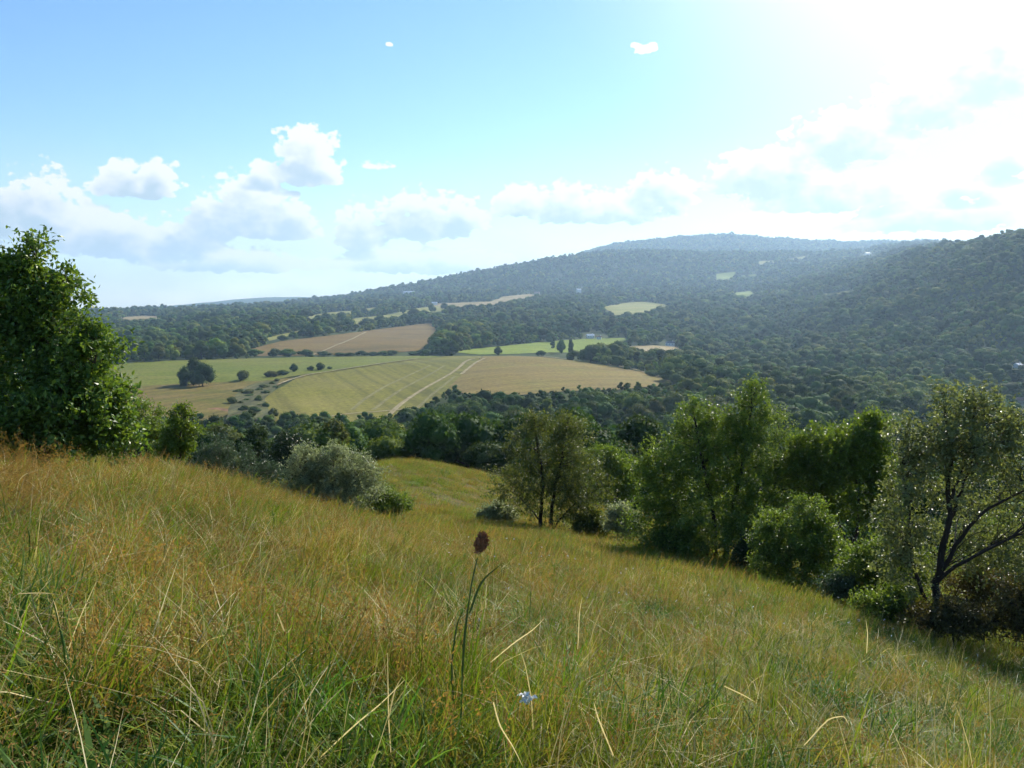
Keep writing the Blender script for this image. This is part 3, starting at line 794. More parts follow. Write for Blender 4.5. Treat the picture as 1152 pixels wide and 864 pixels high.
# undergrowth round its foot and along the thicket
for i, (px, py, D, w, h, mk, lab) in enumerate([
        (985, 640, 22, 44, 40, 'hazel', 'green scrub at the left foot of the gnarled tree'),
        (1108, 668, 20.5, 56, 44, 'brownscrub', 'brownish scrub under the limbs of the gnarled tree'),
        (1165, 690, 17.5, 50, 50, 'brownscrub', 'brownish scrub cut by the right edge below the gnarled tree'),
        (1005, 682, 19.3, 46, 20, 'hazel', 'low green scrub left in front of the gnarled trunk'),
        (1072, 696, 17.8, 58, 18, 'brownscrub', 'low brownish scrub right in front of the gnarled trunk\'s foot'),
        (1130, 628, 24, 74, 60, 'hazel', 'green scrub behind the gnarled tree towards the right edge'),
        (1025, 640, 23, 50, 50, 'hazel', 'green scrub directly behind the gnarled trunk'),
        (955, 640, 26, 40, 34, 'hazel', 'green scrub between the glossy bush and the gnarled tree'),
        (760, 612, 31, 44, 24, 'hazel', 'low green scrub at the shaded foot of the double-topped tree'),
        (700, 585, 37, 22, 20, 'silver', 'pale seeding scrub at the left foot of the double-topped tree'),
        (665, 590, 39, 24, 14, 'sparse', 'low olive scrub at the right foot of the slender tree'),
        (560, 578, 41, 22, 14, 'silver', 'pale low scrub at the left foot of the slender tree'),
        (846, 625, 28, 22, 28, 'dark', 'dark low scrub between the double-topped tree and the glossy bush'),
        (948, 660, 22, 24, 14, 'blue', 'low grey-green leafy weed patch in front of the glossy bush')]):
    make_tree('scrub_bush', 40 + i, base_at(px, D), D, [([(px, py + h * .9, 0), (px, py + h * .2, 0), (px - 3, py - h * .5, 0)], .025), ([(px, py + h * .9, 0), (px + w * .5, py, 0)], .02)],
              [(px - w * .4, py + 2, w * .55, h * .7, 1, 0, 1), (px + w * .35, py + 4, w * .6, h * .75, 1, 0, 1), (px, py - h * .3, w * .5, h * .6, 1, 0, .8)],
              int(60 + w * 2.2), 6, 7, (.0034 * D if D > 24 else .075, .002 * D if D > 24 else .042), (M[mk], M['bark_dark']), lab, 'bush', 'bushes around the near meadow', shell=.2, twig_len=.3)

# ------------------------------------------------------------------ wood trees
def wood_mesh(name, seed, H, W, lobes, n_leaf, leaf, mat, bark, core_sub=ICO2, core=0.86, trunk=True, low=0.12):
    """crown of uneven leafy lobes about a trunk with limbs"""
    rng = np.random.default_rng(seed)
    mb = MB()
    C = []
    for i in range(lobes):
        a = rng.uniform(0, 2 * math.pi); z = low + (1 - low) * (0.22 + 0.62 * rng.random() ** 0.8)
        prof = math.sin(math.pi * min(1.0, (z - low + .12) / (1.1 - low))) ** 0.6
        rr = W * 0.5 * prof * math.sqrt(rng.random()) * 0.78
        C.append((rr * math.cos(a), rr * math.sin(a), z * H * 0.93, W * rng.uniform(0.15, 0.27)))
    C.append((0, 0, H * 0.80, W * 0.22))
    C = np.array(C)
    V0, T0 = core_sub
    for c in C:
        ns = 1 + 0.5 * fbm(V0[:, 0] * 1.6 + c[0] * 3, V0[:, 1] * 1.6 + V0[:, 2] * 1.9 + c[2], 3)
        V = V0 * (ns * c[3] * core)[:, None] * np.array([1, 1, 0.85]) + c[:3]
        mb.add(V, None, T0, 0)
    per = np.maximum(1, (n_leaf * C[:, 3] ** 2 / (C[:, 3] ** 2).sum()).astype(int))
    P, O = [], []
    for c, n in zip(C, per):
        v = unit(rng.normal(size=(n, 3))); v[:, 2] = np.where(rng.random(n) < .35, np.abs(v[:, 2]), v[:, 2])
        ns = 1 + 0.55 * fbm(v[:, 0] * 1.6 + c[0] * 3, v[:, 1] * 1.6 + v[:, 2] * 1.9 + c[2], 3)
        P.append(c[:3] + v * (ns * c[3] * rng.uniform(0.74, 1.22, n))[:, None] * np.array([1, 1, .9])); O.append(v)
    P = np.concatenate(P); O = np.concatenate(O)
    leaves(mb, P, rng, leaf, leaf * .75, 0.1, None, 0, .2, O)
    if trunk:
        mb.tube([(0, 0, -.6), (0.05, 0, H * .2), (0, .05, H * .7)], [W * .03, W * .022, W * .008], 6, 1)
        for c in C[:5]:
            mb.tube([(0, 0, H * .25), tuple(c[:3] * np.array([.5, .5, .8])), tuple(c[:3])], [W * .014, W * .01, W * .004], 4, 1)
    return mb.mesh(name, [mat, bark], True)


SHAPES = [('broad domed', 9.5, 10.0, 13), ('tall narrow', 11.5, 6.2, 11), ('rounded', 9.0, 8.0, 12), ('lopsided', 10.5, 8.6, 9), ('low spreading', 7.0, 9.6, 12)]
WOOD = {}
for si, (sn, H, W, nl) in enumerate(SHAPES):
    for ti, (tn, tm) in enumerate(TINTS):
        if ti == 0:
            base_me = wood_mesh('woodland_tree', 200 + si, H, W, nl, 2600, .50, tm, M['bark_dark'])
            WOOD[si, ti] = base_me
        else:
            me = base_me.copy(); me.materials[0] = tm; WOOD[si, ti] = me

# candidate places, jittered grids that widen with distance
cand = []
rw = np.random.default_rng(77)
for d0, d1, sp in [(78, 320, 6.6), (320, 720, 9.0), (720, 1500, 11.5), (1500, 3000, 14.0), (3000, 7500, 20.0)]:
    xs = np.arange(-0.8 * d1, 0.8 * d1, sp); ys = np.arange(d0, d1, sp)
    X, Y = np.meshgrid(xs, ys); X = X.ravel() + rw.uniform(-.45, .45, X.size) * sp; Y = Y.ravel() + rw.uniform(-.45, .45, Y.size) * sp
    k = np.abs(X) < 0.72 * Y
    X, Y = X[k], Y[k]
    cand.append(np.column_stack([X, Y, np.full(len(X), sp)]))
cand = np.concatenate(cand)
X, Y, SPC = cand.T
Z = height(X, Y)
hmul = 0.62 + 0.95 * rw.random(len(X)) ** 1.6 + 1.5 * fbm(X / 60, Y / 60, 2)
hmul = np.clip(hmul, 0.42, 1.75) * np.interp(Y, [80, 140, 320, 600, 900, 1500, 3000, 6500], [.55, .8, 1.0, 1.25, 1.38, 1.4, 1.5, 1.75])
shp = rw.integers(0, 5, len(X)); Hs = np.array([s[1] for s in SHAPES]); Ws = np.array([s[2] for s in SHAPES])
TH = Hs[shp] * hmul; TWd = Ws[shp] * hmul
# the wood's upper edge keeps below the open fields behind it
px, pyb = project(X, Y, Z)
lim = np.interp(px, [180, 330, 430, 480, 520, 600, 700, 760, 800], [470, 464, 464, 456, 442, 445, 441, 436, 380]) + 14 * rw.random(len(X)) ** 1.4 - 3 + 9 * fbm(X / 22, Y / 22, 2)
top_h = np.maximum((pyb - lim) / F * Y, 3.0)
cut = np.where((Y < 640) & (px < 770), np.clip(top_h / TH, .38, 1.0), 1.0)
hmul = hmul * cut; TH = TH * cut; TWd = TWd * cut
px, pyb = project(X, Y, Z); _, pyt = project(X, Y, Z + TH)
hp = pyb - pyt; wp = TWd / Y * F
keep = np.ones(len(X), bool)
for q, e in ((0, .0), (.3, .3), (.5, .3), (.75, .2)):
    for sgn in (-1, 1):
        keep &= ~(open_land(px + sgn * wp * e, pyb - q * hp) & ((Y < 3200) | (q < .6)) & ((Y > 640) | (q < .2)))
# the lower meadow patch stays open, and the ground behind the near trees is free
keep &= ~((Y < 135) & (px > 395) & (px < 590) & (pyt < 516) & (Y < 100))
keep &= ~((Y < 100) & (px > 380) & (px < 575))
keep &= ~((Y < 95) & (px < 380))
# gaps in the wood
keep &= (fbm(X / 45 + 9, Y / 45 + 2, 3) > -0.24)
# gully of scrub in the fields and fields' lone trees come separately
order = np.argsort(Y)
# sky-line buffers: ground as met so far and trees as met so far
ncol = 300; cw = 1200 / ncol
colx = (np.arange(ncol) + .5) * cw - 24
Dl = np.exp(np.linspace(math.log(6), math.log(9000), 700))
gs = np.zeros((ncol, len(Dl)))
for c in range(ncol):
    s = float(azs(colx[c])); zz = height(s * Dl, Dl)
    gs[c] = project(s * Dl, Dl, zz)[1]
gmin = np.minimum.accumulate(gs, axis=1)
sky = np.full(ncol, 900.0)
vis = np.zeros(len(X)); lo_keep = np.zeros(len(X), bool)
lD = np.log(Dl)
gi = np.clip(np.searchsorted(Dl, Y) - 2, 0, len(Dl) - 1)
for i in order:
    if not keep[i]: continue
    a = int((px[i] - wp[i] * .42 + 24) / cw); b = int((px[i] + wp[i] * .42 + 24) / cw) + 1
    if b <= 0 or a >= ncol: continue
    a = max(a, 0); b = min(b, ncol)
    base_line = np.minimum(sky[a:b], gmin[a:b, gi[i]])
    ex = base_line - pyt[i]
    vis[i] = np.clip(ex, 0, hp[i]).mean() * min(wp[i] * .84, (b - a) * cw)
    lo_keep[i] = ex.max() > -(2.0 + 0.45 * hp[i])
    top = pyb[i] - 0.80 * hp[i]
    sky[a:b] = np.minimum(sky[a:b], top)
inpic = (px > -6) & (px < 1158)
cands = np.where(keep & lo_keep)[0]
score = np.where(inpic, vis, 0)
N_IND = 262
ind = [i for i in cands[np.argsort(-score[cands])][:N_IND] if score[i] > 0]
ind_set = set(ind)


def zone(i):
    x, y, d = px[i], pyt[i], Y[i]
    if d < 160:
        if x < 560: return 'just below the near meadow'
        if x < 760: return 'close behind the slender tree'
        return 'close behind the right thicket'
    side = ('below the bare soil' if x < 300 else 'below the mown field' if x < 490 else 'below the tan field' if x < 745
            else 'behind the double-topped tree' if x < 880 else 'behind the yellow-green tree' if x < 1010 else 'above the gnarled tree')
    return ('wood front ' if d < 260 else 'mid wood ' if d < 380 else 'far wood edge ') + side


seen = {}
for i in ind:
    r = random.random(); far = Y[i] > 330
    ti = 0 if r < .40 else 1 if r < .72 else 2 if r < .88 else 3
    o = link(bpy.data.objects.new('woodland_tree', WOOD[int(shp[i]), ti]))
    o.location = (X[i], Y[i], Z[i] - .2); o.rotation_euler = (0, 0, random.uniform(0, 6.28))
    w = random.uniform(.9, 1.15)
    o.scale = (hmul[i] * w, hmul[i] * w, hmul[i])
    size = 'large' if TH[i] > 11 else 'small' if TH[i] < 7.5 else ''
    lab = ' '.join((size + ' ' + SHAPES[int(shp[i])][0] + ' ' + TINTS[ti][0] + ' tree, ' + zone(i)).split())
    seen.setdefault(lab, []).append(o)
    tag(o, lab, 'tree', 'trees of the valley wood')
POS = ['leftmost', 'second from left', 'third from left', 'fourth from left', 'fifth from left', 'sixth from left', 'seventh from left', 'eighth from left', 'ninth from left', 'tenth from left']
for lab, os_ in seen.items():
    if len(os_) == 1: continue
    os_.sort(key=lambda o: o.location.x / o.location.y)
    for k, o in enumerate(os_):
        if k < len(POS): o['label'] = POS[k] + ' ' + lab


# ------------------------------------------------------------------ instanced ground cover
def scatter(name, protos, P, rot, scl, idx, label, cat):
    me = bpy.data.meshes.new(name)
    me.vertices.add(len(P)); me.vertices.foreach_set('co', np.asarray(P, np.float32).ravel())
    a = me.attributes.new('turn', 'FLOAT_VECTOR', 'POINT'); a.data.foreach_set('vector', np.asarray(rot, np.float32).ravel())
    a = me.attributes.new('size', 'FLOAT_VECTOR', 'POINT'); a.data.foreach_set('vector', np.asarray(scl, np.float32).ravel())
    a = me.attributes.new('pick', 'INT', 'POINT'); a.data.foreach_set('value', np.asarray(idx, np.int32))
    o = link(bpy.data.objects.new(name, me))
    ng = bpy.data.node_groups.new(name, 'GeometryNodeTree')
    ng.interface.new_socket('Geometry', in_out='INPUT', socket_type='NodeSocketGeometry')
    ng.interface.new_socket('Geometry', in_out='OUTPUT', socket_type='NodeSocketGeometry')
    gi_ = ng.nodes.new('NodeGroupInput'); go = ng.nodes.new('NodeGroupOutput'); L = ng.links.new
    jn = ng.nodes.new('GeometryNodeJoinGeometry')

    def attr(nm, t):
        n = ng.nodes.new('GeometryNodeInputNamedAttribute'); n.data_type = t; n.inputs['Name'].default_value = nm
        return n.outputs['Attribute']
    at_, as_, ap_ = attr('turn', 'FLOAT_VECTOR'), attr('size', 'FLOAT_VECTOR'), attr('pick', 'INT')
    for k, pm in enumerate(protos):
        po = bpy.data.objects.new(pm.name, pm)
        oi = ng.nodes.new('GeometryNodeObjectInfo'); oi.inputs['Object'].default_value = po; oi.inputs['As Instance'].default_value = False
        cmp_ = ng.nodes.new('FunctionNodeCompare'); cmp_.data_type = 'INT'; cmp_.operation = 'EQUAL'
        ii = [s for s in cmp_.inputs if s.enabled and s.type == 'INT']
        L(ap_, ii[0]); ii[1].default_value = k
        ip = ng.nodes.new('GeometryNodeInstanceOnPoints')
        L(gi_.outputs[0], ip.inputs['Points']); L(cmp_.outputs[0], ip.inputs['Selection']); L(oi.outputs['Geometry'], ip.inputs['Instance'])
        L(at_, ip.inputs['Rotation']); L(as_, ip.inputs['Scale']); L(ip.outputs[0], jn.inputs[0])
    L(jn.outputs[0], go.inputs[0])
    md = o.modifiers.new('scatter', 'NODES'); md.node_group = ng
    tag(o, label, cat, kind='stuff')
    return o


rest = np.array([i for i in cands if i not in ind_set])
FAR = [wood_mesh('far_tree', 300 + k, h, w, nl, nlf, lf, M['forest'], M['bark_dark'], trunk=False, core=.97, low=.05)
       for k, (h, w, nl, nlf, lf) in enumerate([(9.5, 10.0, 7, 420, .62), (11.0, 6.8, 5, 340, .62), (9.0, 8.0, 6, 380, .62), (10.5, 8.6, 5, 340, .62), (7.0, 9.6, 6, 340, .62)])]
n = len(rest)
wid = rw.uniform(.85, 1.25, n) * (1 + np.interp(Y[rest], [500, 1800], [.15, .5]) * rw.random(n) ** 2 + np.interp(Y[rest], [500, 1800], [.25, .8]) * np.clip(fbm(X[rest] / 85 + 4, Y[rest] / 85, 2), -.2, .6))
s3 = np.column_stack([hmul[rest] * wid * rw.uniform(.85, 1.25, n), hmul[rest] * wid * rw.uniform(.85, 1.25, n), hmul[rest] * wid ** .6])
scatter('woodland', FAR, np.column_stack([X[rest], Y[rest], Z[rest] - .4]), np.column_stack([np.zeros(n), np.zeros(n), rw.uniform(0, 6.28, n)]), s3, shp[rest],
        'unbroken deciduous forest covering the valley, the hills and the far slopes', 'woodland')
print('TREES individual', len(ind), 'forest', n)

# ------------------------------------------------------------------ lone trees, hedge bushes and gully scrub among the fields
def lone(pxx, pyy, h_px, w_px, ti, label, cat='tree', group='lone trees and hedge bushes among the fields', shape=2, name='field_tree', mat=None):
    x, y = hit(pxx, pyy, 300)
    z = float(height(x, y))
    Hm = h_px * y / F; Wm = w_px * y / F
    me = WOOD[shape, ti]
    o = link(bpy.data.objects.new(name, me))
    o.location = (x, y, z - .15 - .11 * Hm); o.rotation_euler = (0, 0, random.uniform(0, 6.28))
    o.scale = (Wm / SHAPES[shape][2] * 1.05, Wm / SHAPES[shape][2] * 1.05, Hm / SHAPES[shape][1] * 1.16)
    tag(o, label, cat, group)
    return o


lone(208, 435.5, 23, 20, 0, 'left and lowest of the three dark round trees in the green pasture')
lone(218, 434, 31, 23, 0, 'tallest middle one of the three dark round trees in the green pasture')
lone(228, 436, 27, 25, 0, 'right and broadest of the three dark round trees in the green pasture', shape=0)
HB = [(272, 401, 9, 9, 0), (286, 401.5, 9, 11, 1), (308, 402, 10, 8, 0), (325, 401.5, 9, 13, 1), (344, 402, 9, 11, 0), (365, 401, 6, 10, 0),
      (381, 400.5, 4, 9, 0), (394, 400.5, 4, 8, 1), (407, 400.5, 6, 8, 0), (420, 400.5, 5, 9, 0), (431, 400.5, 6, 8, 1), (440, 400, 6, 9, 0), (464, 399.5, 4, 9, 0), (477, 399, 6, 12, 0)]
NTH = ['leftmost', 'second', 'third', 'fourth', 'fifth', 'sixth', 'seventh', 'eighth', 'ninth', 'tenth', 'eleventh', 'twelfth', 'thirteenth', 'rightmost']
for k, (a, b, h, w, ti) in enumerate(HB):
    lone(a, b, h * 1.0, w * 1.65, ti, NTH[k] + ' bush from left in the hedge below the brown field', 'hedge bush', 'bushes of the hedge below the brown field', shape=(2, 3, 0)[k % 3], name='hedge_bush')
lone(272, 429, 11, 17, 2, 'pale olive bush at the head of the green gully', 'bush', shape=4, name='field_bush')
lone(304, 425, 7, 15, 2, 'olive bush right of the pale one by the gully', 'bush', shape=4, name='field_bush')
lone(318, 423, 6, 14, 1, 'low green bush between the olive bush and the small round tree', 'bush', shape=4, name='field_bush')
lone(330, 419, 10, 9, 0, 'small round dark tree on the path above the mown field')
lone(350, 417.5, 6, 8, 0, 'left bush of the close pair by the worn path', 'bush', shape=2, name='field_bush')
lone(359, 417, 9, 11, 0, 'right larger bush of the close pair by the worn path', 'bush', shape=2, name='field_bush')
lone(370, 416, 4, 6, 1, 'tiny bush right of the close pair by the worn path', 'bush', shape=2, name='field_bush')
GUL = [(262, 455, 8, 13, 2), (274, 463, 7, 11, 1), (279, 444, 6, 14, 2), (291, 452, 5, 9, 1), (298, 437, 5, 13, 2), (286, 466, 9, 15, 0), (299, 459, 6, 8, 1), (307, 470, 11, 12, 2), (267, 442, 4, 9, 1), (311, 430, 4, 8, 2)]
for k, (a, b, h, w, ti) in enumerate(GUL):
    lone(a, b, h, w, ti, ['low', 'rounded', 'spreading', 'small', 'broad', 'dark', 'green', 'tall', 'upper', 'topmost'][k] + ' scrub bush in the green gully left of the mown field', 'bush', 'scrub bushes in the green gully', shape=(4, 0, 3)[k % 3], name='scrub_bush')
gq = np.random.default_rng(8); gl = []
while len(gl) < 16:
    a, b = gq.uniform(256, 314), gq.uniform(431, 472)
    if in_poly(np.array([a]), np.array([b]), FIELDS['gully'])[0]: gl.append((a, b))
for k, (a, b) in enumerate(sorted(gl)):
    lone(a, b, gq.uniform(2.5, 5.5), gq.uniform(5, 10), int(gq.integers(0, 4)), ['leftmost', 'second', 'third', 'fourth', 'fifth', 'sixth', 'seventh', 'eighth', 'ninth', 'tenth', 'eleventh', 'twelfth', 'thirteenth', 'fourteenth', 'fifteenth', 'rightmost'][k] + ' from left of the tiny scrub tufts in the green gully',
         'bush', 'scrub bushes in the green gully', shape=(4, 3, 0)[k % 3], name='scrub_bush')
lone(561, 400, 10, 9, 0, 'small round dark tree alone on the tan field\'s far edge')
lone(609, 401, 6, 11, 0, 'low dark bush right of the lone round tree on the far edge', 'bush', shape=4, name='field_bush')
lone(622, 393, 10, 6, 0, 'thin leaning tree in the light green meadow, first of three', shape=1)
lone(632, 398, 16, 10, 1, 'middle tree of three in the light green meadow', shape=2)
lone(642, 401, 21, 7, 0, 'tall narrow tree, last of three in the light green meadow', shape=1)
lone(664, 408, 19, 22, 0, 'large dark round tree at the edge of the light green meadow', shape=0)
lone(680, 409, 14, 15, 1, 'round mid green tree right of the large dark round tree', shape=2)
lone(688, 402, 16, 10, 3, 'paler tree behind the round mid green tree', shape=1)
lone(707, 390, 8, 11, 0, 'dark tree at the right end of the light green meadow', shape=2)
lone(734, 424, 7, 17, 1, 'low bush at the right tip of the tan field', 'bush', shape=4, name='field_bush')
HR = [(350, 377, 13, 15), (362, 375, 12, 18), (375, 373, 14, 17), (392, 370.5, 13, 18), (412, 368, 10, 19), (428, 366, 12, 15), (441, 364, 7, 10), (455, 362, 8, 12), (466, 361, 14, 17), (478, 360, 11, 13), (341, 379, 9, 12), (330, 381, 8, 11),
      (318, 383, 6, 12), (366, 363, 11, 13), (384, 360, 9, 13), (399, 358, 11, 13), (410, 356, 9, 11), (424, 355, 9, 13), (453, 353, 8, 6), (486, 352, 10, 9), (500, 349, 8, 9)]
for k, (a, b, h, w) in enumerate(HR):
    row = 'hedge along the upper edge of the brown field' if k < 13 else 'broken row between the two pale strips'
    g = sorted([q for q in range(len(HR)) if (q < 13) == (k < 13)], key=lambda q: HR[q][0])
    lone(a, b, h, w, k % 2, '%s tree from left in the %s' % (['first', 'second', 'third', 'fourth', 'fifth', 'sixth', 'seventh', 'eighth', 'ninth', 'tenth', 'eleventh', 'twelfth', 'thirteenth'][g.index(k)], row), 'tree', 'trees of the hedges above the brown field', shape=(2, 0, 3)[k % 3], name='hedge_tree')

# ------------------------------------------------------------------ far houses
MW = simple_mat('white_render', (.72, .71, .68)); MS = simple_mat('stone_wall', (.36, .31, .25)); MR = simple_mat('slate_roof', (.10, .10, .115)); MT = simple_mat('tile_roof', (.24, .13, .09))
MPR = simple_mat('pale_sheet_roof', (.62, .64, .66), .4); MG = simple_mat('dark_glass', (.03, .035, .04), .15)


def house(pxx, pyy, w, d, h, rz, wall, roof, label, lift=0.0, rise=.35):
    x, y = hit(pxx, pyy, 300); z = float(height(x, y)) + lift
    root = empty('house', (x, y, z), rz)
    tag(root, label, 'house', 'scattered houses in the valley')
    b = MB(); b.box((0, 0, h / 2 - lift / 2 - .5), (w, d, h + lift + 1)); b.build('wall', [wall], root)
    r = MB(); o = .4; rh = d * rise
    V = [(-w / 2 - o, -d / 2 - o, h), (w / 2 + o, -d / 2 - o, h), (w / 2 + o, d / 2 + o, h), (-w / 2 - o, d / 2 + o, h), (-w / 2 - o, 0, h + rh), (w / 2 + o, 0, h + rh)]
    r.add(V, [[0, 1, 5, 4], [2, 3, 4, 5], [0, 3, 2, 1]], [[0, 4, 3], [1, 2, 5]]); rf = r.build('roof', [roof], root)
    c = MB(); c.box((w * .3, 0, h + rh + .3), (.9, .9, 1.6)); c.build('chimney', [wall], rf)
    for k in range(max(2, int(w / 4))):
        q = MB(); q.box((-w / 2 + (k + .5) * w / max(2, int(w / 4)), -d / 2 - .02, h * .55), (1.2, .1, 1.4)); q.build('window', [MG], root)
    return root


house(664, 381, 13, 8, 4.5, .2, MW, MPR, 'white house with pale roof at the top edge of the light green meadow', 1.0)
house(674, 382, 8, 6, 3.5, -.3, MW, MT, 'smaller white house with reddish roof beside the pale-roofed one', 1.0)
house(754, 389.5, 14, 8, 4.5, -.5, MW, MR, 'white house with dark slate roof beside the small tan paddock', 1.0)
house(651, 329.5, 18, 10, 5, .3, MW, MPR, 'white house standing alone in the forest below the long hill', 8)
house(460, 331, 52, 14, 5, .05, MPR, MPR, 'long low pale shed in the forest at the foot of the long hill', 8, .12)
house(489, 343.5, 18, 9, 6, .2, MW, MPR, 'small white house at the left end of the beige stubble strip', 2)
house(604, 331.5, 22, 10, 6, -.2, MS, MT, 'stone house with red roof at the right end of the stubble strip', 3)
house(1145, 416, 9, 6, 3.4, .5, MW, MPR, 'pale-roofed white house in the trees at the right edge, the upper one', 2)
house(1148, 462, 9, 7, 4.5, -.4, MS, MT, 'stone house with brown roof in the trees at the right edge, the lower one', 4.5)
house(976, 288, 22, 10, 5, .1, MW, MPR, 'pale house on the far right skyline slope', 8)
house(1022, 504, 7, 6, 4, .3, MW, MR, 'grey-roofed house half hidden in trees left of the gnarled crown', 4)

# ------------------------------------------------------------------ grass
def blades(mb, rng, n, rad, h, w, bend, lean=0.15, seg=(0, .3, .58, .82, 1.0), mat=0, flat=0.0):
    bx = rng.normal(size=(n, 2)) * rad * .5
    az = rng.uniform(0, 2 * math.pi, n); H = h * rng.uniform(.5, 1.2, n); Wd = w * rng.uniform(.6, 1.3, n)
    bd = bend * rng.uniform(.2, 1.6, n); ln = rng.normal(size=n) * lean + flat
    dx, dy = np.cos(az), np.sin(az)
    tw = az + math.pi / 2 + rng.normal(size=n) * .7
    wx, wy = np.cos(tw), np.sin(tw)
    V = []
    for t in seg:
        out = H * (ln * t + bd * t * t)
        z = H * t * np.maximum(1 - .55 * bd * t - .5 * np.abs(ln) * t, .05) - .03 * (t == 0)
        ww = Wd * (1 - t) ** .65 * .5 + Wd * .04
        cx, cy = bx[:, 0] + dx * out, bx[:, 1] + dy * out
        V.append(np.stack([np.stack([cx - wx * ww, cy - wy * ww, z], -1), np.stack([cx + wx * ww, cy + wy * ww, z], -1)], 1))
    V = np.stack(V, 1)                                  # n, seg, 2, 3
    ns = len(seg)
    i = np.arange(n)[:, None] * ns * 2; k = np.arange(ns - 1)[None, :] * 2
    Q = np.stack([i + k, i + k + 1, i + k + 3, i + k + 2], -1).reshape(-1, 4)
    mb.add(V.reshape(-1, 3), Q, None, mat)
    return V[:, :, :, :].mean(2)                        # blade spines


def tuft(name, seed, parts, mats):
    rng = np.random.default_rng(seed); mb = MB()
    for p in parts:
        kind = p.pop('kind', 'blade'); pan = p.pop('panicle', 0)
        sp = blades(mb, rng, **p)
        if pan:
            for s in sp:
                top = s[-1]; d = s[-1] - s[-2]; ln = np.linalg.norm(s[-1] - s[0])
                m_ = pan
                t = rng.random(m_)[:, None]
                P = top - d * t * .9 + rng.normal(size=(m_, 3)) * .010
                leaves(mb, P, rng, .022, .006, 0, np.repeat(unit(d)[None], m_, 0) * 1.2, p.get('mat', 0))
        p['kind'] = kind
    return mb.mesh(name, mats)


GM = [G_GREEN, G_RUSSET, G_STRAW, G_BROAD, G_HERB]
TUFTS = [
    tuft('grass_tuft', 1, [dict(n=38, rad=.15, h=.36, w=.0066, bend=.55, mat=0), dict(n=6, rad=.16, h=.34, w=.004, bend=.8, mat=2)], GM),
    tuft('grass_tuft', 2, [dict(n=32, rad=.16, h=.44, w=.0062, bend=.5, mat=0), dict(n=12, rad=.16, h=.42, w=.0028, bend=.35, mat=1)], GM),
    tuft('grass_tuft', 3, [dict(n=16, rad=.17, h=.46, w=.0024, bend=.28, mat=1, panicle=6), dict(n=22, rad=.16, h=.26, w=.004, bend=.6, mat=0)], GM),
    tuft('grass_tuft', 4, [dict(n=26, rad=.20, h=.52, w=.0022, bend=.32, mat=1, panicle=8), dict(n=16, rad=.18, h=.28, w=.004, bend=.6, mat=1)], GM),
    tuft('grass_tuft', 5, [dict(n=26, rad=.18, h=.44, w=.0064, bend=1.0, lean=.5, mat=2), dict(n=18, rad=.16, h=.28, w=.004, bend=.6, mat=0)], GM),
    tuft('grass_tuft', 6, [dict(n=34, rad=.14, h=.48, w=.0105, bend=.55, mat=3), dict(n=10, rad=.15, h=.3, w=.005, bend=.9, mat=2)], GM),
    tuft('grass_tuft', 7, [dict(n=30, rad=.16, h=.20, w=.026, bend=1.0, lean=.6, seg=(0, .5, .8, 1), mat=4), dict(n=14, rad=.16, h=.3, w=.004, bend=.5, mat=0)], GM),
    tuft('grass_tuft', 12, [dict(n=11, rad=.22, h=.58, w=.0042, bend=.35, lean=.3, mat=2), dict(n=26, rad=.18, h=.34, w=.005, bend=.6, mat=0)], GM),
    # coarser ones for the far part of the meadow
    tuft('grass_tuft', 8, [dict(n=60, rad=.55, h=.34, w=.012, bend=.5, seg=(0, .45, .8, 1), mat=0), dict(n=14, rad=.5, h=.4, w=.008, bend=.5, seg=(0, .5, 1), mat=2)], GM),
    tuft('grass_tuft', 9, [dict(n=44, rad=.55, h=.46, w=.008, bend=.35, seg=(0, .45, .8, 1), mat=1), dict(n=30, rad=.5, h=.3, w=.012, bend=.5, seg=(0, .45, .8, 1), mat=0)], GM),
    tuft('grass_tuft', 10, [dict(n=46, rad=.55, h=.34, w=.016, bend=.6, seg=(0, .45, .8, 1), mat=3), dict(n=24, rad=.5, h=.3, w=.012, bend=.6, seg=(0, .45, .8, 1), mat=0)], GM),
    # tall red-brown stems for the left crest
    tuft('grass_tuft', 11, [dict(n=12, rad=.22, h=.68, w=.004, bend=.38, mat=1, panicle=12), dict(n=24, rad=.2, h=.35, w=.004, bend=.5, mat=1)], GM),
]
gr = np.random.default_rng(21)


def meadow_points():
    P = []
    for d0, d1, dens in [(1.9, 4.5, 125), (4.5, 8, 88), (8, 14, 46), (14, 24, 24), (24, 44, 11), (44, 86, 4.2)]:
        wx = .78
        n = int(dens * wx * (d1 * d1 - d0 * d0))
        d = np.sqrt(gr.uniform(d0 * d0, d1 * d1, n)); x = gr.uniform(-wx, wx, n) * d
        P.append(np.column_stack([x, d]))
    return np.concatenate(P)


GP = meadow_points()
gx, gy = GP.T
gpx, gpy = project(gx, gy, height(gx, gy))
nearm = gy < 19
nz = fbm(gx / 1.6, gy / 1.6, 3); nz2 = fbm(gx / 5 + 30, gy / 5 + 7, 3); nz3 = fbm(gx / .7 + 8, gy / .7, 2)
rr = gr.random(len(gx))
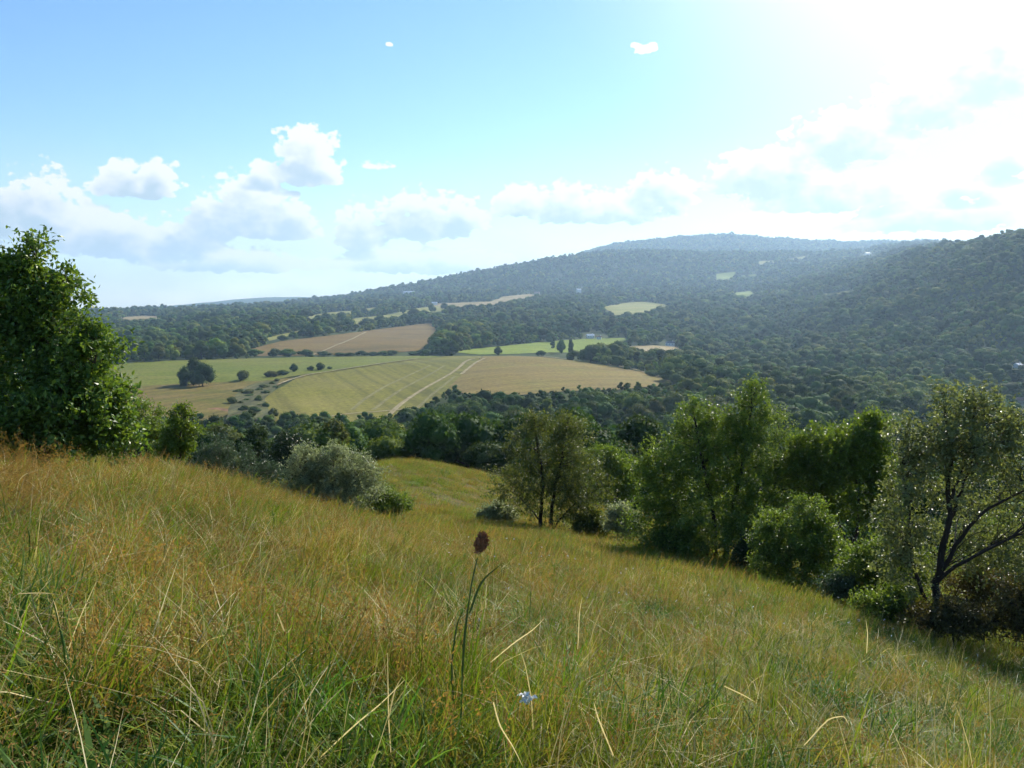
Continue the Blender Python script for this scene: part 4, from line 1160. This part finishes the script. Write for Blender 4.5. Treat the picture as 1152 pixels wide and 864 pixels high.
# weights of the kinds, changing from place to place
greenness = np.clip(.5 + 1.5 * nz + np.interp(gpy, [560, 700, 864], [-.12, .08, .50]) + .42 * sstep(660, 1100, gpx) + .12 * sstep(300, 0, gpx) * sstep(650, 800, gpy), 0, 1)
pick = np.zeros(len(gx), int)
W7 = np.stack([.52 + .5 * greenness, .42 + 0 * rr, .30 * (1.25 - greenness), .18 * (1.1 - greenness), .16 + .7 * np.clip(nz3 + .05, 0, 1), np.clip(greenness - .55, 0, 1) * 1.3 * (nz3 < .05), .10 + .9 * np.clip(nz2, 0, 1), .16 + 1.3 * np.clip(-nz3 - .03, 0, 1)], 1)
W7 /= W7.sum(1, keepdims=True); cs = np.cumsum(W7, 1)
pick = np.minimum((rr[:, None] > cs).sum(1), 7)
W3 = np.stack([.55 + .30 * greenness, .50 * (1.15 - greenness), .06 + .22 * np.clip(greenness - .45, 0, 1)], 1); W3 /= W3.sum(1, keepdims=True); cs3 = np.cumsum(W3, 1)
farpick = 8 + np.minimum((rr[:, None] > cs3).sum(1), 2)
pick = np.where(nearm, pick, farpick)
crest = (gpx < 110) & (gy > 7) & (gy < 12.5) & (gr.random(len(gx)) < .22 * sstep(110, 30, gpx))
pick = np.where(crest, 11, pick)
hgt = np.clip(.92 + .9 * nz2 + 1.5 * nz3 + .2 * gr.normal(size=len(gx)), .32, 1.8)
# shorter, trampled strip across the middle slope
hgt *= np.where(gy > 19, .85, 1.0)
lean_a = gr.normal(size=len(gx)) * .16
tdir = .2 + 3.4 * fbm(gx / 1.1 + 60, gy / 1.1, 2) + gr.normal(size=len(gx)) * .35
tilt = .20 + .14 * (gpx < 520) + .75 * np.abs(fbm(gx / .9 + 5, gy / .9 + 70, 2)) + lean_a * .8
rots = []
for i in range(len(gx)):
    m = Matrix.Rotation(tilt[i], 3, Vector((-math.sin(tdir[i]), math.cos(tdir[i]), 0))) @ Matrix.Rotation(gr.uniform(0, 6.283), 3, 'Z')
    rots.append(m.to_euler()[:])
ok = (np.hypot(gx, gy) > 1.9) & ((fbm(gx / .75 + 50, gy / .75, 2) > -.10) | (gr.random(len(gx)) < .16))
gz = height(gx, gy)
wd = np.where(nearm, 1.18, 1.0); sc = np.column_stack([wd * gr.uniform(.85, 1.3, len(gx)), wd * gr.uniform(.85, 1.3, len(gx)), hgt])
# keep the sight line free: nothing close that would stand up into the lower frame
sc[:, 2] *= np.interp(np.hypot(gx, gy), [2, 3.4], [.45, 1.0])
scatter('meadow_grass', TUFTS, np.column_stack([gx, gy, gz])[ok], np.array(rots)[ok], sc[ok], pick[ok],
        'rough meadow of long green, straw and russet grass on the near slope', 'grass')
print('GRASS', ok.sum())

# ------------------------------------------------------------------ single plants and stalks in the grass
MSTEM = simple_mat('green_stem', (.075, .12, .028), .5); MSEED = simple_mat('brown_seed', (.27, .115, .05), .9, .5, 60)
MSTRAW = grass_mat('dry_stalk', [(0, (.42, .36, .23)), (1, (.58, .51, .36))], trans=.45); MWHITE = simple_mat('white_petal', (.80, .80, .76), .6, .06)


def pt(px_, py_, D):
    x = float(azs(px_, py_)) * D
    return np.array([x, D, float(slope(py_)) * D + CAMZ])


def grow(D, pts):
    return np.array([pt(a, b_, D + c) for a, b_, c in pts])


# the brown seed head on its tall stem
D0 = 3.9
bs = Vector((float(azs(514, 850)) * D0, D0, 0)); bs.z = float(height(bs.x, bs.y))
root = empty('seed_head_plant', bs)
tag(root, 'single tall weed with a ragged dark brown seed head, middle of the near grass', 'weed')
B0 = np.array(bs[:])
P = grow(D0, [(514, 880, 0), (518, 800, 0), (523, 720, 0), (530, 660, 0), (537, 628, 0)]) - B0
P[0] = (0, 0, -.05)
tq = np.linspace(0, 1, 16); P = pchip(np.linspace(0, 1, len(P)), P, tq)
b = MB(); b.tube(P, np.interp(tq, [0, 1], [.0044, .0030]), 6); b.build('stem', [MSTEM], root, smooth=True)


def blade_mesh(pts, w, mat, name, parent):
    P = np.array(pts); n = len(P)
    T = np.gradient(P, axis=0); S = unit(np.cross(T, np.array([.15, 1, .1])))
    t = np.linspace(0, 1, n); ww = (w * (.55 + .9 * np.sin(math.pi * np.minimum(t + .12, 1)) * .5) * (1 - t ** 4) * .5 + .0006)[:, None]
    V = np.stack([P - S * ww, P + np.array([0, .25, -.1]) * ww, P + S * ww], 1).reshape(-1, 3)
    i = np.arange(n - 1)[:, None] * 3; k = np.arange(2)[None]
    Q = np.stack([i + k, i + k + 1, i + k + 4, i + k + 3], -1).reshape(-1, 4)
    return link(bpy.data.objects.new(name, mesh_np(name, V, Q, None, [mat], smooth=True)), parent)


def curve(D, pts, n=14, off=0):
    P = grow(D, pts) - off
    return pchip(np.linspace(0, 1, len(P)), P, np.linspace(0, 1, n))


blade_mesh(curve(D0, [(528, 690, 0), (542, 655, -.02), (566, 633, -.05)], off=B0), .009, MSTEM, 'leaf', root)
blade_mesh(curve(D0, [(519, 790, 0), (522, 720, -.03), (533, 640, -.05)], off=B0), .008, MSTEM, 'leaf', root)
blade_mesh(curve(D0, [(516, 830, 0), (508, 760, -.05), (515, 700, -.08), (520, 690, -.1)], off=B0), .008, MSTEM, 'leaf', root)
hc = pt(541, 612, D0) - B0; tip = unit(pt(546, 600, D0) - pt(537, 628, D0))
b = MB(); hr = np.random.default_rng(9)
V0, T0 = ICO3
ax = tip; e1 = unit(np.cross(ax, [0, 1, 0])); e2 = np.cross(ax, e1)
ns = 1 + .5 * fbm(V0[:, 0] * 3 + 5, V0[:, 1] * 3 + V0[:, 2] * 3.3, 3)
V = hc + ns[:, None] * (V0[:, :1] * e1 * .022 + V0[:, 1:2] * e2 * .021 + V0[:, 2:] * ax * .038)
b.add(V, None, T0)
v = unit(hr.normal(size=(420, 3))); pp = hc + (v[:, :1] * e1 * .026 + v[:, 1:2] * e2 * .024 + v[:, 2:] * ax * .046) * hr.uniform(.8, 1.15, (420, 1))
leaves(b, pp, hr, .019, .009, 0, np.repeat(ax[None], 420, 0) * 1.0)
b.build('seed_head', [MSEED], root)

# dry stalks that stand out of the grass
ST = [
    (4.0, [(66, 800, 0), (72, 740, 0), (62, 680, 0), (58, 672, 0)], .0065, 'pale dry stalk standing near the lower left corner, left one of the crossing pair', [(72, 745, 0), (88, 700, 0), (108, 655, .0)]),
    (3.8, [(78, 835, 0), (95, 770, 0), (125, 705, 0), (165, 650, 0)], .0055, 'long slanting dry stalk right of the crossing pair near the lower left corner', None),
    (4.2, [(20, 668, 0), (45, 667, 0), (68, 669, 0)], .007, 'short dry stalk lying level left of the crossing pair', None),
    (4.6, [(552, 745, 0), (580, 722, 0), (600, 708, 0), (612, 696, 0)], .0085, 'broad bent straw blade right of the brown seed head', None),
    (4.6, [(650, 730, 0), (652, 690, 0), (655, 672, 0)], .005, 'thin upright straw stem in the middle slope right of the bent straw blade', None),
    (3.3, [(555, 790, 0), (562, 815, 0), (577, 840, 0), (588, 862, 0)], .008, 'pale folded straw blade at the bottom edge below the seed head plant', None),
    (3.6, [(440, 850, 0), (437, 800, 0), (436, 735, 0)], .0065, 'upright forked dry stalk left of the seed head plant', [(437, 810, 0), (445, 775, 0), (452, 762, 0)]),
    (3.5, [(350, 862, 0), (400, 815, 0), (430, 790, 0), (455, 765, 0)], .007, 'long dry stalk leaning right towards the forked stalk', None),
    (9.0, [(18, 560, 0), (22, 540, 0), (30, 533, 0), (46, 528, 0)], .012, 'kinked dry stalk on the left crest below the large tree', None),
    (4.4, [(312, 690, 0), (322, 712, 0), (328, 706, 0)], .012, 'small curled white dry leaf in the left grass', None),
    (3.9, [(690, 850, 0), (672, 805, 0), (668, 790, 0)], .009, 'pale bent straw blade at the bottom right of centre', None),
    (3.6, [(905, 838, 0), (935, 808, 0), (948, 806, 0), (955, 815, 0)], .008, 'hooked pale straw in the right-hand grass near the bottom edge', None),
    (5.2, [(815, 772, 0), (838, 783, 0), (850, 790, 0)], .010, 'pale straw blade lying in the grass right of centre', None),
    (6.5, [(975, 735, 0), (976, 715, 0), (974, 697, 0)], .008, 'upright pale straw stem in front of the thicket shadow', None),
]
for D, pts, w, lab, fork in ST:
    D = D * .88; w = w * .55
    g = grow(D, pts); o0 = g[0].copy()
    root = empty('dry_stalk', Vector(o0)); tag(root, lab, 'dry stalk', 'dry stalks in the near grass')
    C = pchip(np.linspace(0, 1, len(g)), g - o0, np.linspace(0, 1, 12)); blade_mesh(C, w, MSTRAW, 'stem', root)
    if fork:
        C = pchip(np.linspace(0, 1, len(fork)), grow(D, fork) - o0, np.linspace(0, 1, 10)); blade_mesh(C, w * .8, MSTRAW, 'side_stem', root)

# white crumpled petals low in the grass
c0 = pt(592, 786, 3.55)
b = MB(); pr = np.random.default_rng(4)
for k in range(9):
    a = k * .7; d = np.array([math.cos(a), -.5 + .3 * math.sin(a * 3), .55 + .5 * math.sin(a)])
    leaves(b, (c0 * 0 + pr.normal(size=(3, 3)) * .008), pr, .024, .020, 0, np.repeat(d[None], 3, 0) * 2, 0, .6)
o = b.build('flower', [MWHITE]); o.location = Vector(c0)
tag(o, 'crumpled white flower low in the grass right of the seed head plant', 'flower')

# tiny pale seed fluffs caught on the grass of the middle slope
fl = MB()
fr_ = np.random.default_rng(31); k = 0
for _ in range(170):
    D = 5 + 16 * fr_.random() ** 1.2; s = fr_.uniform(-.1, .62); x = s * D
    z = float(height(x, D)) + fr_.uniform(.2, .42)
    leaves(fl, np.array([[x, D, z]] * 3) + fr_.normal(size=(3, 3)) * .004, fr_, .0016 * D, .0012 * D, 0)
o = fl.build('seed_fluff', [MWHITE]); tag(o, 'tiny white seed fluffs scattered over the right half of the meadow', 'seed fluff', kind='stuff')

# ------------------------------------------------------------------ air
HZ = mat_new('haze_air'); m, nt, out = HZ
pv = N(nt, 'ShaderNodeVolumePrincipled')
pv.inputs['Color'].default_value = (.50, .74, 1.0, 1); pv.inputs['Density'].default_value = 8.4e-5; pv.inputs['Anisotropy'].default_value = .35
nt.links.new(pv.outputs[0], out.inputs['Volume'])
try: m.cycles.homogeneous_volume = True
except Exception: pass
zb = float(GZ.min()) - 1.0; zt = float(GZ.max()) + 40.0
b = MB(); b.box((0, 0, (zb + zt) / 2), (24000, 24000, zt - zb)); o = b.build('haze', [m])
tag(o, 'thin blue summer haze filling the valley', 'haze', kind='stuff')
o.display_type = 'WIRE'

# ------------------------------------------------------------------ sky with cumulus clouds
w = bpy.data.worlds.new('World'); SC.world = w; w.use_nodes = True
nt = w.node_tree; nt.nodes.clear(); L = nt.links.new
wo = N(nt, 'ShaderNodeOutputWorld'); bg = N(nt, 'ShaderNodeBackground'); bg.inputs[1].default_value = 0.098; L(bg.outputs[0], wo.inputs[0])
sk = N(nt, 'ShaderNodeTexSky'); sk.sky_type = 'NISHITA'; sk.sun_disc = False; sk.sun_elevation = SUN_EL; sk.sun_rotation = SUN_AZ
sk.altitude = 200; sk.air_density = 1.0; sk.dust_density = 0.15; sk.ozone_density = 2.0
tc = N(nt, 'ShaderNodeTexCoord')


def azel(x, y):
    u = (x - CX) / F; v = (CY - y) / F
    d = Vector((u, CP + v * SP, v * CP - SP)).normalized()
    return math.atan2(d.x, d.y), math.asin(d.z)


# (x, y of the flat base's middle, half width, height above base, depth below base)
CL = [(345, 203, 44, 54, 8), (302, 198, 30, 16, 6), (425, 187, 30, 9, 5), (150, 216, 52, 28, 8), (182, 210, 26, 26, 8),
      (285, 260, 70, 54, 10), (235, 264, 36, 44, 12), (325, 264, 46, 36, 8), (45, 258, 56, 52, 26), (12, 245, 44, 34, 22), (130, 278, 74, 36, 14), (200, 277, 54, 26, 12),
      (405, 274, 36, 42, 10), (470, 260, 66, 40, 12), (520, 252, 38, 26, 10), (250, 198, 13, 10, 6), (723, 57, 14, 12, 6), (734, 54, 9, 9, 5), (714, 51, 8, 6, 4), (860, 205, 80, 36, 14), (960, 165, 80, 40, 18), (1050, 125, 70, 46, 22), (1120, 90, 60, 50, 24), (1140, 186, 34, 26, 12), (1095, 215, 50, 18, 8), (940, 225, 120, 34, 14), (1060, 250, 120, 28, 12), (438, 50, 6, 5, 3),
      (745, 226, 48, 34, 10), (640, 242, 64, 34, 12), (700, 244, 74, 26, 10), (590, 236, 44, 26, 10), (250, 298, 120, 20, 10), (470, 300, 140, 20, 10)]
cg = bpy.data.node_groups.new('cloud_field', 'ShaderNodeTree')
cg.interface.new_socket('P', in_out='INPUT', socket_type='NodeSocketVector'); cg.interface.new_socket('Field', in_out='OUTPUT', socket_type='NodeSocketFloat'); cg.interface.new_socket('Body', in_out='OUTPUT', socket_type='NodeSocketFloat')
ci = cg.nodes.new('NodeGroupInput'); co = cg.nodes.new('NodeGroupOutput'); CLk = cg.links.new
# ragged edges: the point is pushed about by two sizes of noise
n0 = N(cg, 'ShaderNodeTexNoise'); n0.inputs['Scale'].default_value = 120; n0.inputs['Detail'].default_value = 4; CLk(ci.outputs[0], n0.inputs[0])
n1 = N(cg, 'ShaderNodeTexNoise'); n1.inputs['Scale'].default_value = 34; n1.inputs['Detail'].default_value = 7; n1.inputs['Roughness'].default_value = .6; CLk(ci.outputs[0], n1.inputs[0])
dsn = N(cg, 'ShaderNodeVectorMath', operation='MULTIPLY_ADD'); dsn.inputs[1].default_value = (.02, .02, .02); CLk(n1.outputs['Color'], dsn.inputs[0]); CLk(ci.outputs[0], dsn.inputs[2])
vo = N(cg, 'ShaderNodeTexVoronoi', feature='SMOOTH_F1'); vo.inputs['Scale'].default_value = 62; vo.inputs['Smoothness'].default_value = .35; vo.inputs['Detail'].default_value = 1.5; CLk(dsn.outputs[0], vo.inputs['Vector'])
prev = None
for (x, y, hw, up, dn) in CL:
    a, e = azel(x, y); k = 1.0 / F
    sub = N(cg, 'ShaderNodeVectorMath', operation='SUBTRACT'); sub.inputs[1].default_value = (a, e, e); CLk(ci.outputs[0], sub.inputs[0])
    mul = N(cg, 'ShaderNodeVectorMath', operation='MULTIPLY'); mul.inputs[1].default_value = (1 / (hw * k), 1 / (up * (1.22 if hw > 24 else .9) * k), -1 / (dn * k)); CLk(sub.outputs[0], mul.inputs[0])
    sp = N(cg, 'ShaderNodeSeparateXYZ'); CLk(mul.outputs[0], sp.inputs[0])
    mx = N(cg, 'ShaderNodeMath', operation='MAXIMUM'); CLk(sp.outputs[1], mx.inputs[0]); CLk(sp.outputs[2], mx.inputs[1])
    sq = N(cg, 'ShaderNodeMath', operation='MULTIPLY'); CLk(mx.outputs[0], sq.inputs[0]); CLk(mx.outputs[0], sq.inputs[1])
    sx = N(cg, 'ShaderNodeMath', operation='MULTIPLY_ADD'); CLk(sp.outputs[0], sx.inputs[0]); CLk(sp.outputs[0], sx.inputs[1]); CLk(sq.outputs[0], sx.inputs[2])
    f = N(cg, 'ShaderNodeMath', operation='SUBTRACT'); f.inputs[0].default_value = 1.0 if up > 12 else .55; CLk(sx.outputs[0], f.inputs[1])
    fc = N(cg, 'ShaderNodeMath', operation='MAXIMUM'); fc.inputs[1].default_value = -1.0; CLk(f.outputs[0], fc.inputs[0])
    if prev is None: prev = fc.outputs[0]
    else:
        mm = N(cg, 'ShaderNodeMath', operation='MAXIMUM'); CLk(prev, mm.inputs[0]); CLk(fc.outputs[0], mm.inputs[1]); prev = mm.outputs[0]
ns_ = N(cg, 'ShaderNodeMapRange'); ns_.inputs[1].default_value = .25; ns_.inputs[2].default_value = .75; ns_.inputs[3].default_value = -.45; ns_.inputs[4].default_value = 1.35
CLk(n1.outputs[0], ns_.inputs[0])
bl = N(cg, 'ShaderNodeMath', operation='MULTIPLY_ADD'); bl.inputs[1].default_value = -.8; CLk(vo.outputs['Distance'], bl.inputs[0]); b0 = N(cg, 'ShaderNodeMath', operation='MULTIPLY_ADD'); b0.inputs[1].default_value = 1.2; b0.inputs[2].default_value = -.6; CLk(n0.outputs[0], b0.inputs[0]); b1 = N(cg, 'ShaderNodeMath', operation='ADD'); CLk(b0.outputs[0], b1.inputs[0]); CLk(ns_.outputs[0], b1.inputs[1]); CLk(b1.outputs[0], bl.inputs[2])
ad = N(cg, 'ShaderNodeMath', operation='MULTIPLY_ADD'); ad.inputs[1].default_value = 1.45; CLk(prev, ad.inputs[0]); CLk(bl.outputs[0], ad.inputs[2]); CLk(ad.outputs[0], co.inputs[0])
n5 = N(cg, 'ShaderNodeTexNoise'); n5.inputs['Scale'].default_value = 42; n5.inputs['Detail'].default_value = 2.5; CLk(ci.outputs[0], n5.inputs[0])
b5 = N(cg, 'ShaderNodeMath', operation='MULTIPLY_ADD'); b5.inputs[1].default_value = 1.9; b5.inputs[2].default_value = -.95; CLk(n5.outputs[0], b5.inputs[0])
a5 = N(cg, 'ShaderNodeMath', operation='MULTIPLY_ADD'); a5.inputs[1].default_value = 1.5; CLk(prev, a5.inputs[0]); CLk(b5.outputs[0], a5.inputs[2]); CLk(a5.outputs[0], co.inputs[1])

sx = N(nt, 'ShaderNodeSeparateXYZ'); L(tc.outputs['Generated'], sx.inputs[0])
az_ = N(nt, 'ShaderNodeMath', operation='ARCTAN2'); L(sx.outputs[0], az_.inputs[0]); L(sx.outputs[1], az_.inputs[1])
el_ = N(nt, 'ShaderNodeMath', operation='ARCSINE'); L(sx.outputs[2], el_.inputs[0])
cv = N(nt, 'ShaderNodeCombineXYZ'); L(az_.outputs[0], cv.inputs[0]); L(el_.outputs[0], cv.inputs[1]); L(el_.outputs[0], cv.inputs[2])
f0 = N(nt, 'ShaderNodeGroup', node_tree=cg); L(cv.outputs[0], f0.inputs[0])
of = N(nt, 'ShaderNodeVectorMath', operation='ADD'); of.inputs[1].default_value = (.008, .013, .013); L(cv.outputs[0], of.inputs[0])
f1 = N(nt, 'ShaderNodeGroup', node_tree=cg); L(of.outputs[0], f1.inputs[0])
cover = N(nt, 'ShaderNodeMapRange', interpolation_type='SMOOTHSTEP'); cover.inputs[1].default_value = .0; cover.inputs[2].default_value = .42; L(f0.outputs[0], cover.inputs[0])
# cloud that lies between this point and the sun darkens it
shade = N(nt, 'ShaderNodeMapRange', interpolation_type='SMOOTHSTEP'); shade.inputs[1].default_value = .3; shade.inputs[2].default_value = 1.6; L(f1.outputs[1], shade.inputs[0])
# nearness to the sun
dt = N(nt, 'ShaderNodeVectorMath', operation='DOT_PRODUCT'); dt.inputs[1].default_value = SUN[:]; L(tc.outputs['Generated'], dt.inputs[0])
ac = N(nt, 'ShaderNodeMath', operation='ARCCOSINE'); L(dt.outputs['Value'], ac.inputs[0])
sunn = N(nt, 'ShaderNodeMapRange', interpolation_type='SMOOTHERSTEP'); sunn.inputs[1].default_value = .75; sunn.inputs[2].default_value = 0.0; L(ac.outputs[0], sunn.inputs[0])
lit = mixc(nt, sunn.outputs[0], (6.2, 6.3, 6.4), (9, 8.9, 8.8))
dk = mixc(nt, sunn.outputs[0], (3.2, 4.1, 4.7), (5.0, 5.6, 6.0))
ccol = mixc(nt, shade.outputs[0], lit, dk)
# thin bright veil of high cloud low over the horizon and round the sun
hzv = N(nt, 'ShaderNodeMapRange', interpolation_type='SMOOTHSTEP'); hzv.inputs[1].default_value = R(12); hzv.inputs[2].default_value = R(0); hzv.inputs[3].default_value = 0; hzv.inputs[4].default_value = .8; L(el_.outputs[0], hzv.inputs[0])
vn = N(nt, 'ShaderNodeTexNoise'); vn.inputs['Scale'].default_value = 9; vn.inputs['Detail'].default_value = 6
vm = N(nt, 'ShaderNodeMapping'); vm.inputs['Scale'].default_value = (1, 2.6, 0); L(cv.outputs[0], vm.inputs[0]); L(vm.outputs[0], vn.inputs[0])
vr = N(nt, 'ShaderNodeMapRange'); vr.inputs[1].default_value = .3; vr.inputs[2].default_value = .7; vr.inputs[3].default_value = .35; vr.inputs[4].default_value = 1.1; L(vn.outputs[0], vr.inputs[0])
vf = N(nt, 'ShaderNodeMath', operation='MULTIPLY', use_clamp=True); L(hzv.outputs[0], vf.inputs[0]); L(vr.outputs[0], vf.inputs[1])
veil = mixc(nt, sunn.outputs[0], (4.7, 5.2, 5.6), (11, 11, 10.8))
hs_ = N(nt, 'ShaderNodeHueSaturation'); hs_.inputs['Saturation'].default_value = 1.22; hs_.inputs['Value'].default_value = 1.1; hs_.inputs['Hue'].default_value = .503; L(sk.outputs[0], hs_.inputs['Color'])
ckk = mixc(nt, vf.outputs[0], hs_.outputs[0], veil)
sv = N(nt, 'ShaderNodeMapRange', interpolation_type='SMOOTHERSTEP'); sv.inputs[1].default_value = .56; sv.inputs[2].default_value = 0.05; sv.inputs[3].default_value = 0; sv.inputs[4].default_value = .8; L(ac.outputs[0], sv.inputs[0])
ckk = mixc(nt, sv.outputs[0], ckk, (10, 10, 9.8))
up_only = N(nt, 'ShaderNodeMath', operation='GREATER_THAN'); up_only.inputs[1].default_value = 0.0; L(sx.outputs[2], up_only.inputs[0])
cf = N(nt, 'ShaderNodeMath', operation='MULTIPLY'); L(cover.outputs[0], cf.inputs[0]); L(up_only.outputs[0], cf.inputs[1])
L(ckk, bg.inputs[0])
bc = N(nt, 'ShaderNodeBackground'); bc.inputs[1].default_value = 0.102; L(ccol, bc.inputs[0])
m1 = N(nt, 'ShaderNodeMixShader'); L(cf.outputs[0], m1.inputs[0]); L(bg.outputs[0], m1.inputs[1]); L(bc.outputs[0], m1.inputs[2])
# the cumulus field fills one quarter of the sky; elsewhere its sums need not be done
g1 = N(nt, 'ShaderNodeMath', operation='COMPARE'); g1.inputs[1].default_value = R(-2); g1.inputs[2].default_value = R(42); L(az_.outputs[0], g1.inputs[0])
g2 = N(nt, 'ShaderNodeMath', operation='COMPARE'); g2.inputs[1].default_value = R(10.5); g2.inputs[2].default_value = R(10.5); L(el_.outputs[0], g2.inputs[0])
g3_ = N(nt, 'ShaderNodeMath', operation='MULTIPLY'); L(g1.outputs[0], g3_.inputs[0]); L(g2.outputs[0], g3_.inputs[1])
m2 = N(nt, 'ShaderNodeMixShader'); L(g3_.outputs[0], m2.inputs[0]); L(bg.outputs[0], m2.inputs[1]); L(m1.outputs[0], m2.inputs[2])
L(m2.outputs[0], wo.inputs[0])
w.cycles.sampling_method = 'MANUAL'; w.cycles.sample_map_resolution = 512

# ------------------------------------------------------------------ sun
sd = bpy.data.lights.new('sun', 'SUN'); sd.energy = 5.0; sd.angle = R(.6); sd.color = (1.0, .93, .82)
so = link(bpy.data.objects.new('sun', sd)); so.rotation_euler = (-SUN).to_track_quat('-Z', 'Y').to_euler(); so.location = SUN * 300

# ------------------------------------------------------------------ camera
cd = bpy.data.cameras.new('camera'); cd.sensor_width = 36; cd.lens = F / 1152 * 36; cd.clip_start = .05; cd.clip_end = 40000
cam = link(bpy.data.objects.new('camera', cd)); cam.location = (0, 0, CAMZ); cam.rotation_euler = (R(90) - PITCH, 0, 0)
SC.camera = cam

vs = SC.view_settings; SC.display_settings.display_device = 'sRGB'
vs.view_transform = 'Standard'; vs.look = 'None'; vs.gamma = 1.0; vs.use_curve_mapping = False; vs.exposure = 0.78
SC.render.engine = 'CYCLES'
cy = SC.cycles
cy.max_bounces = 6; cy.diffuse_bounces = 3; cy.glossy_bounces = 2; cy.transmission_bounces = 3; cy.transparent_max_bounces = 8; cy.volume_bounces = 0
cy.sample_clamp_indirect = 6.0; cy.sample_clamp_direct = 5.0; cy.caustics_reflective = False; cy.caustics_refractive = False
cy.use_adaptive_sampling = True; cy.adaptive_threshold = 0.045
cy.use_denoising = True
try: cy.denoiser = 'OPENIMAGEDENOISE'; cy.denoising_input_passes = 'RGB_ALBEDO_NORMAL'; cy.denoising_prefilter = 'ACCURATE'
except Exception: pass
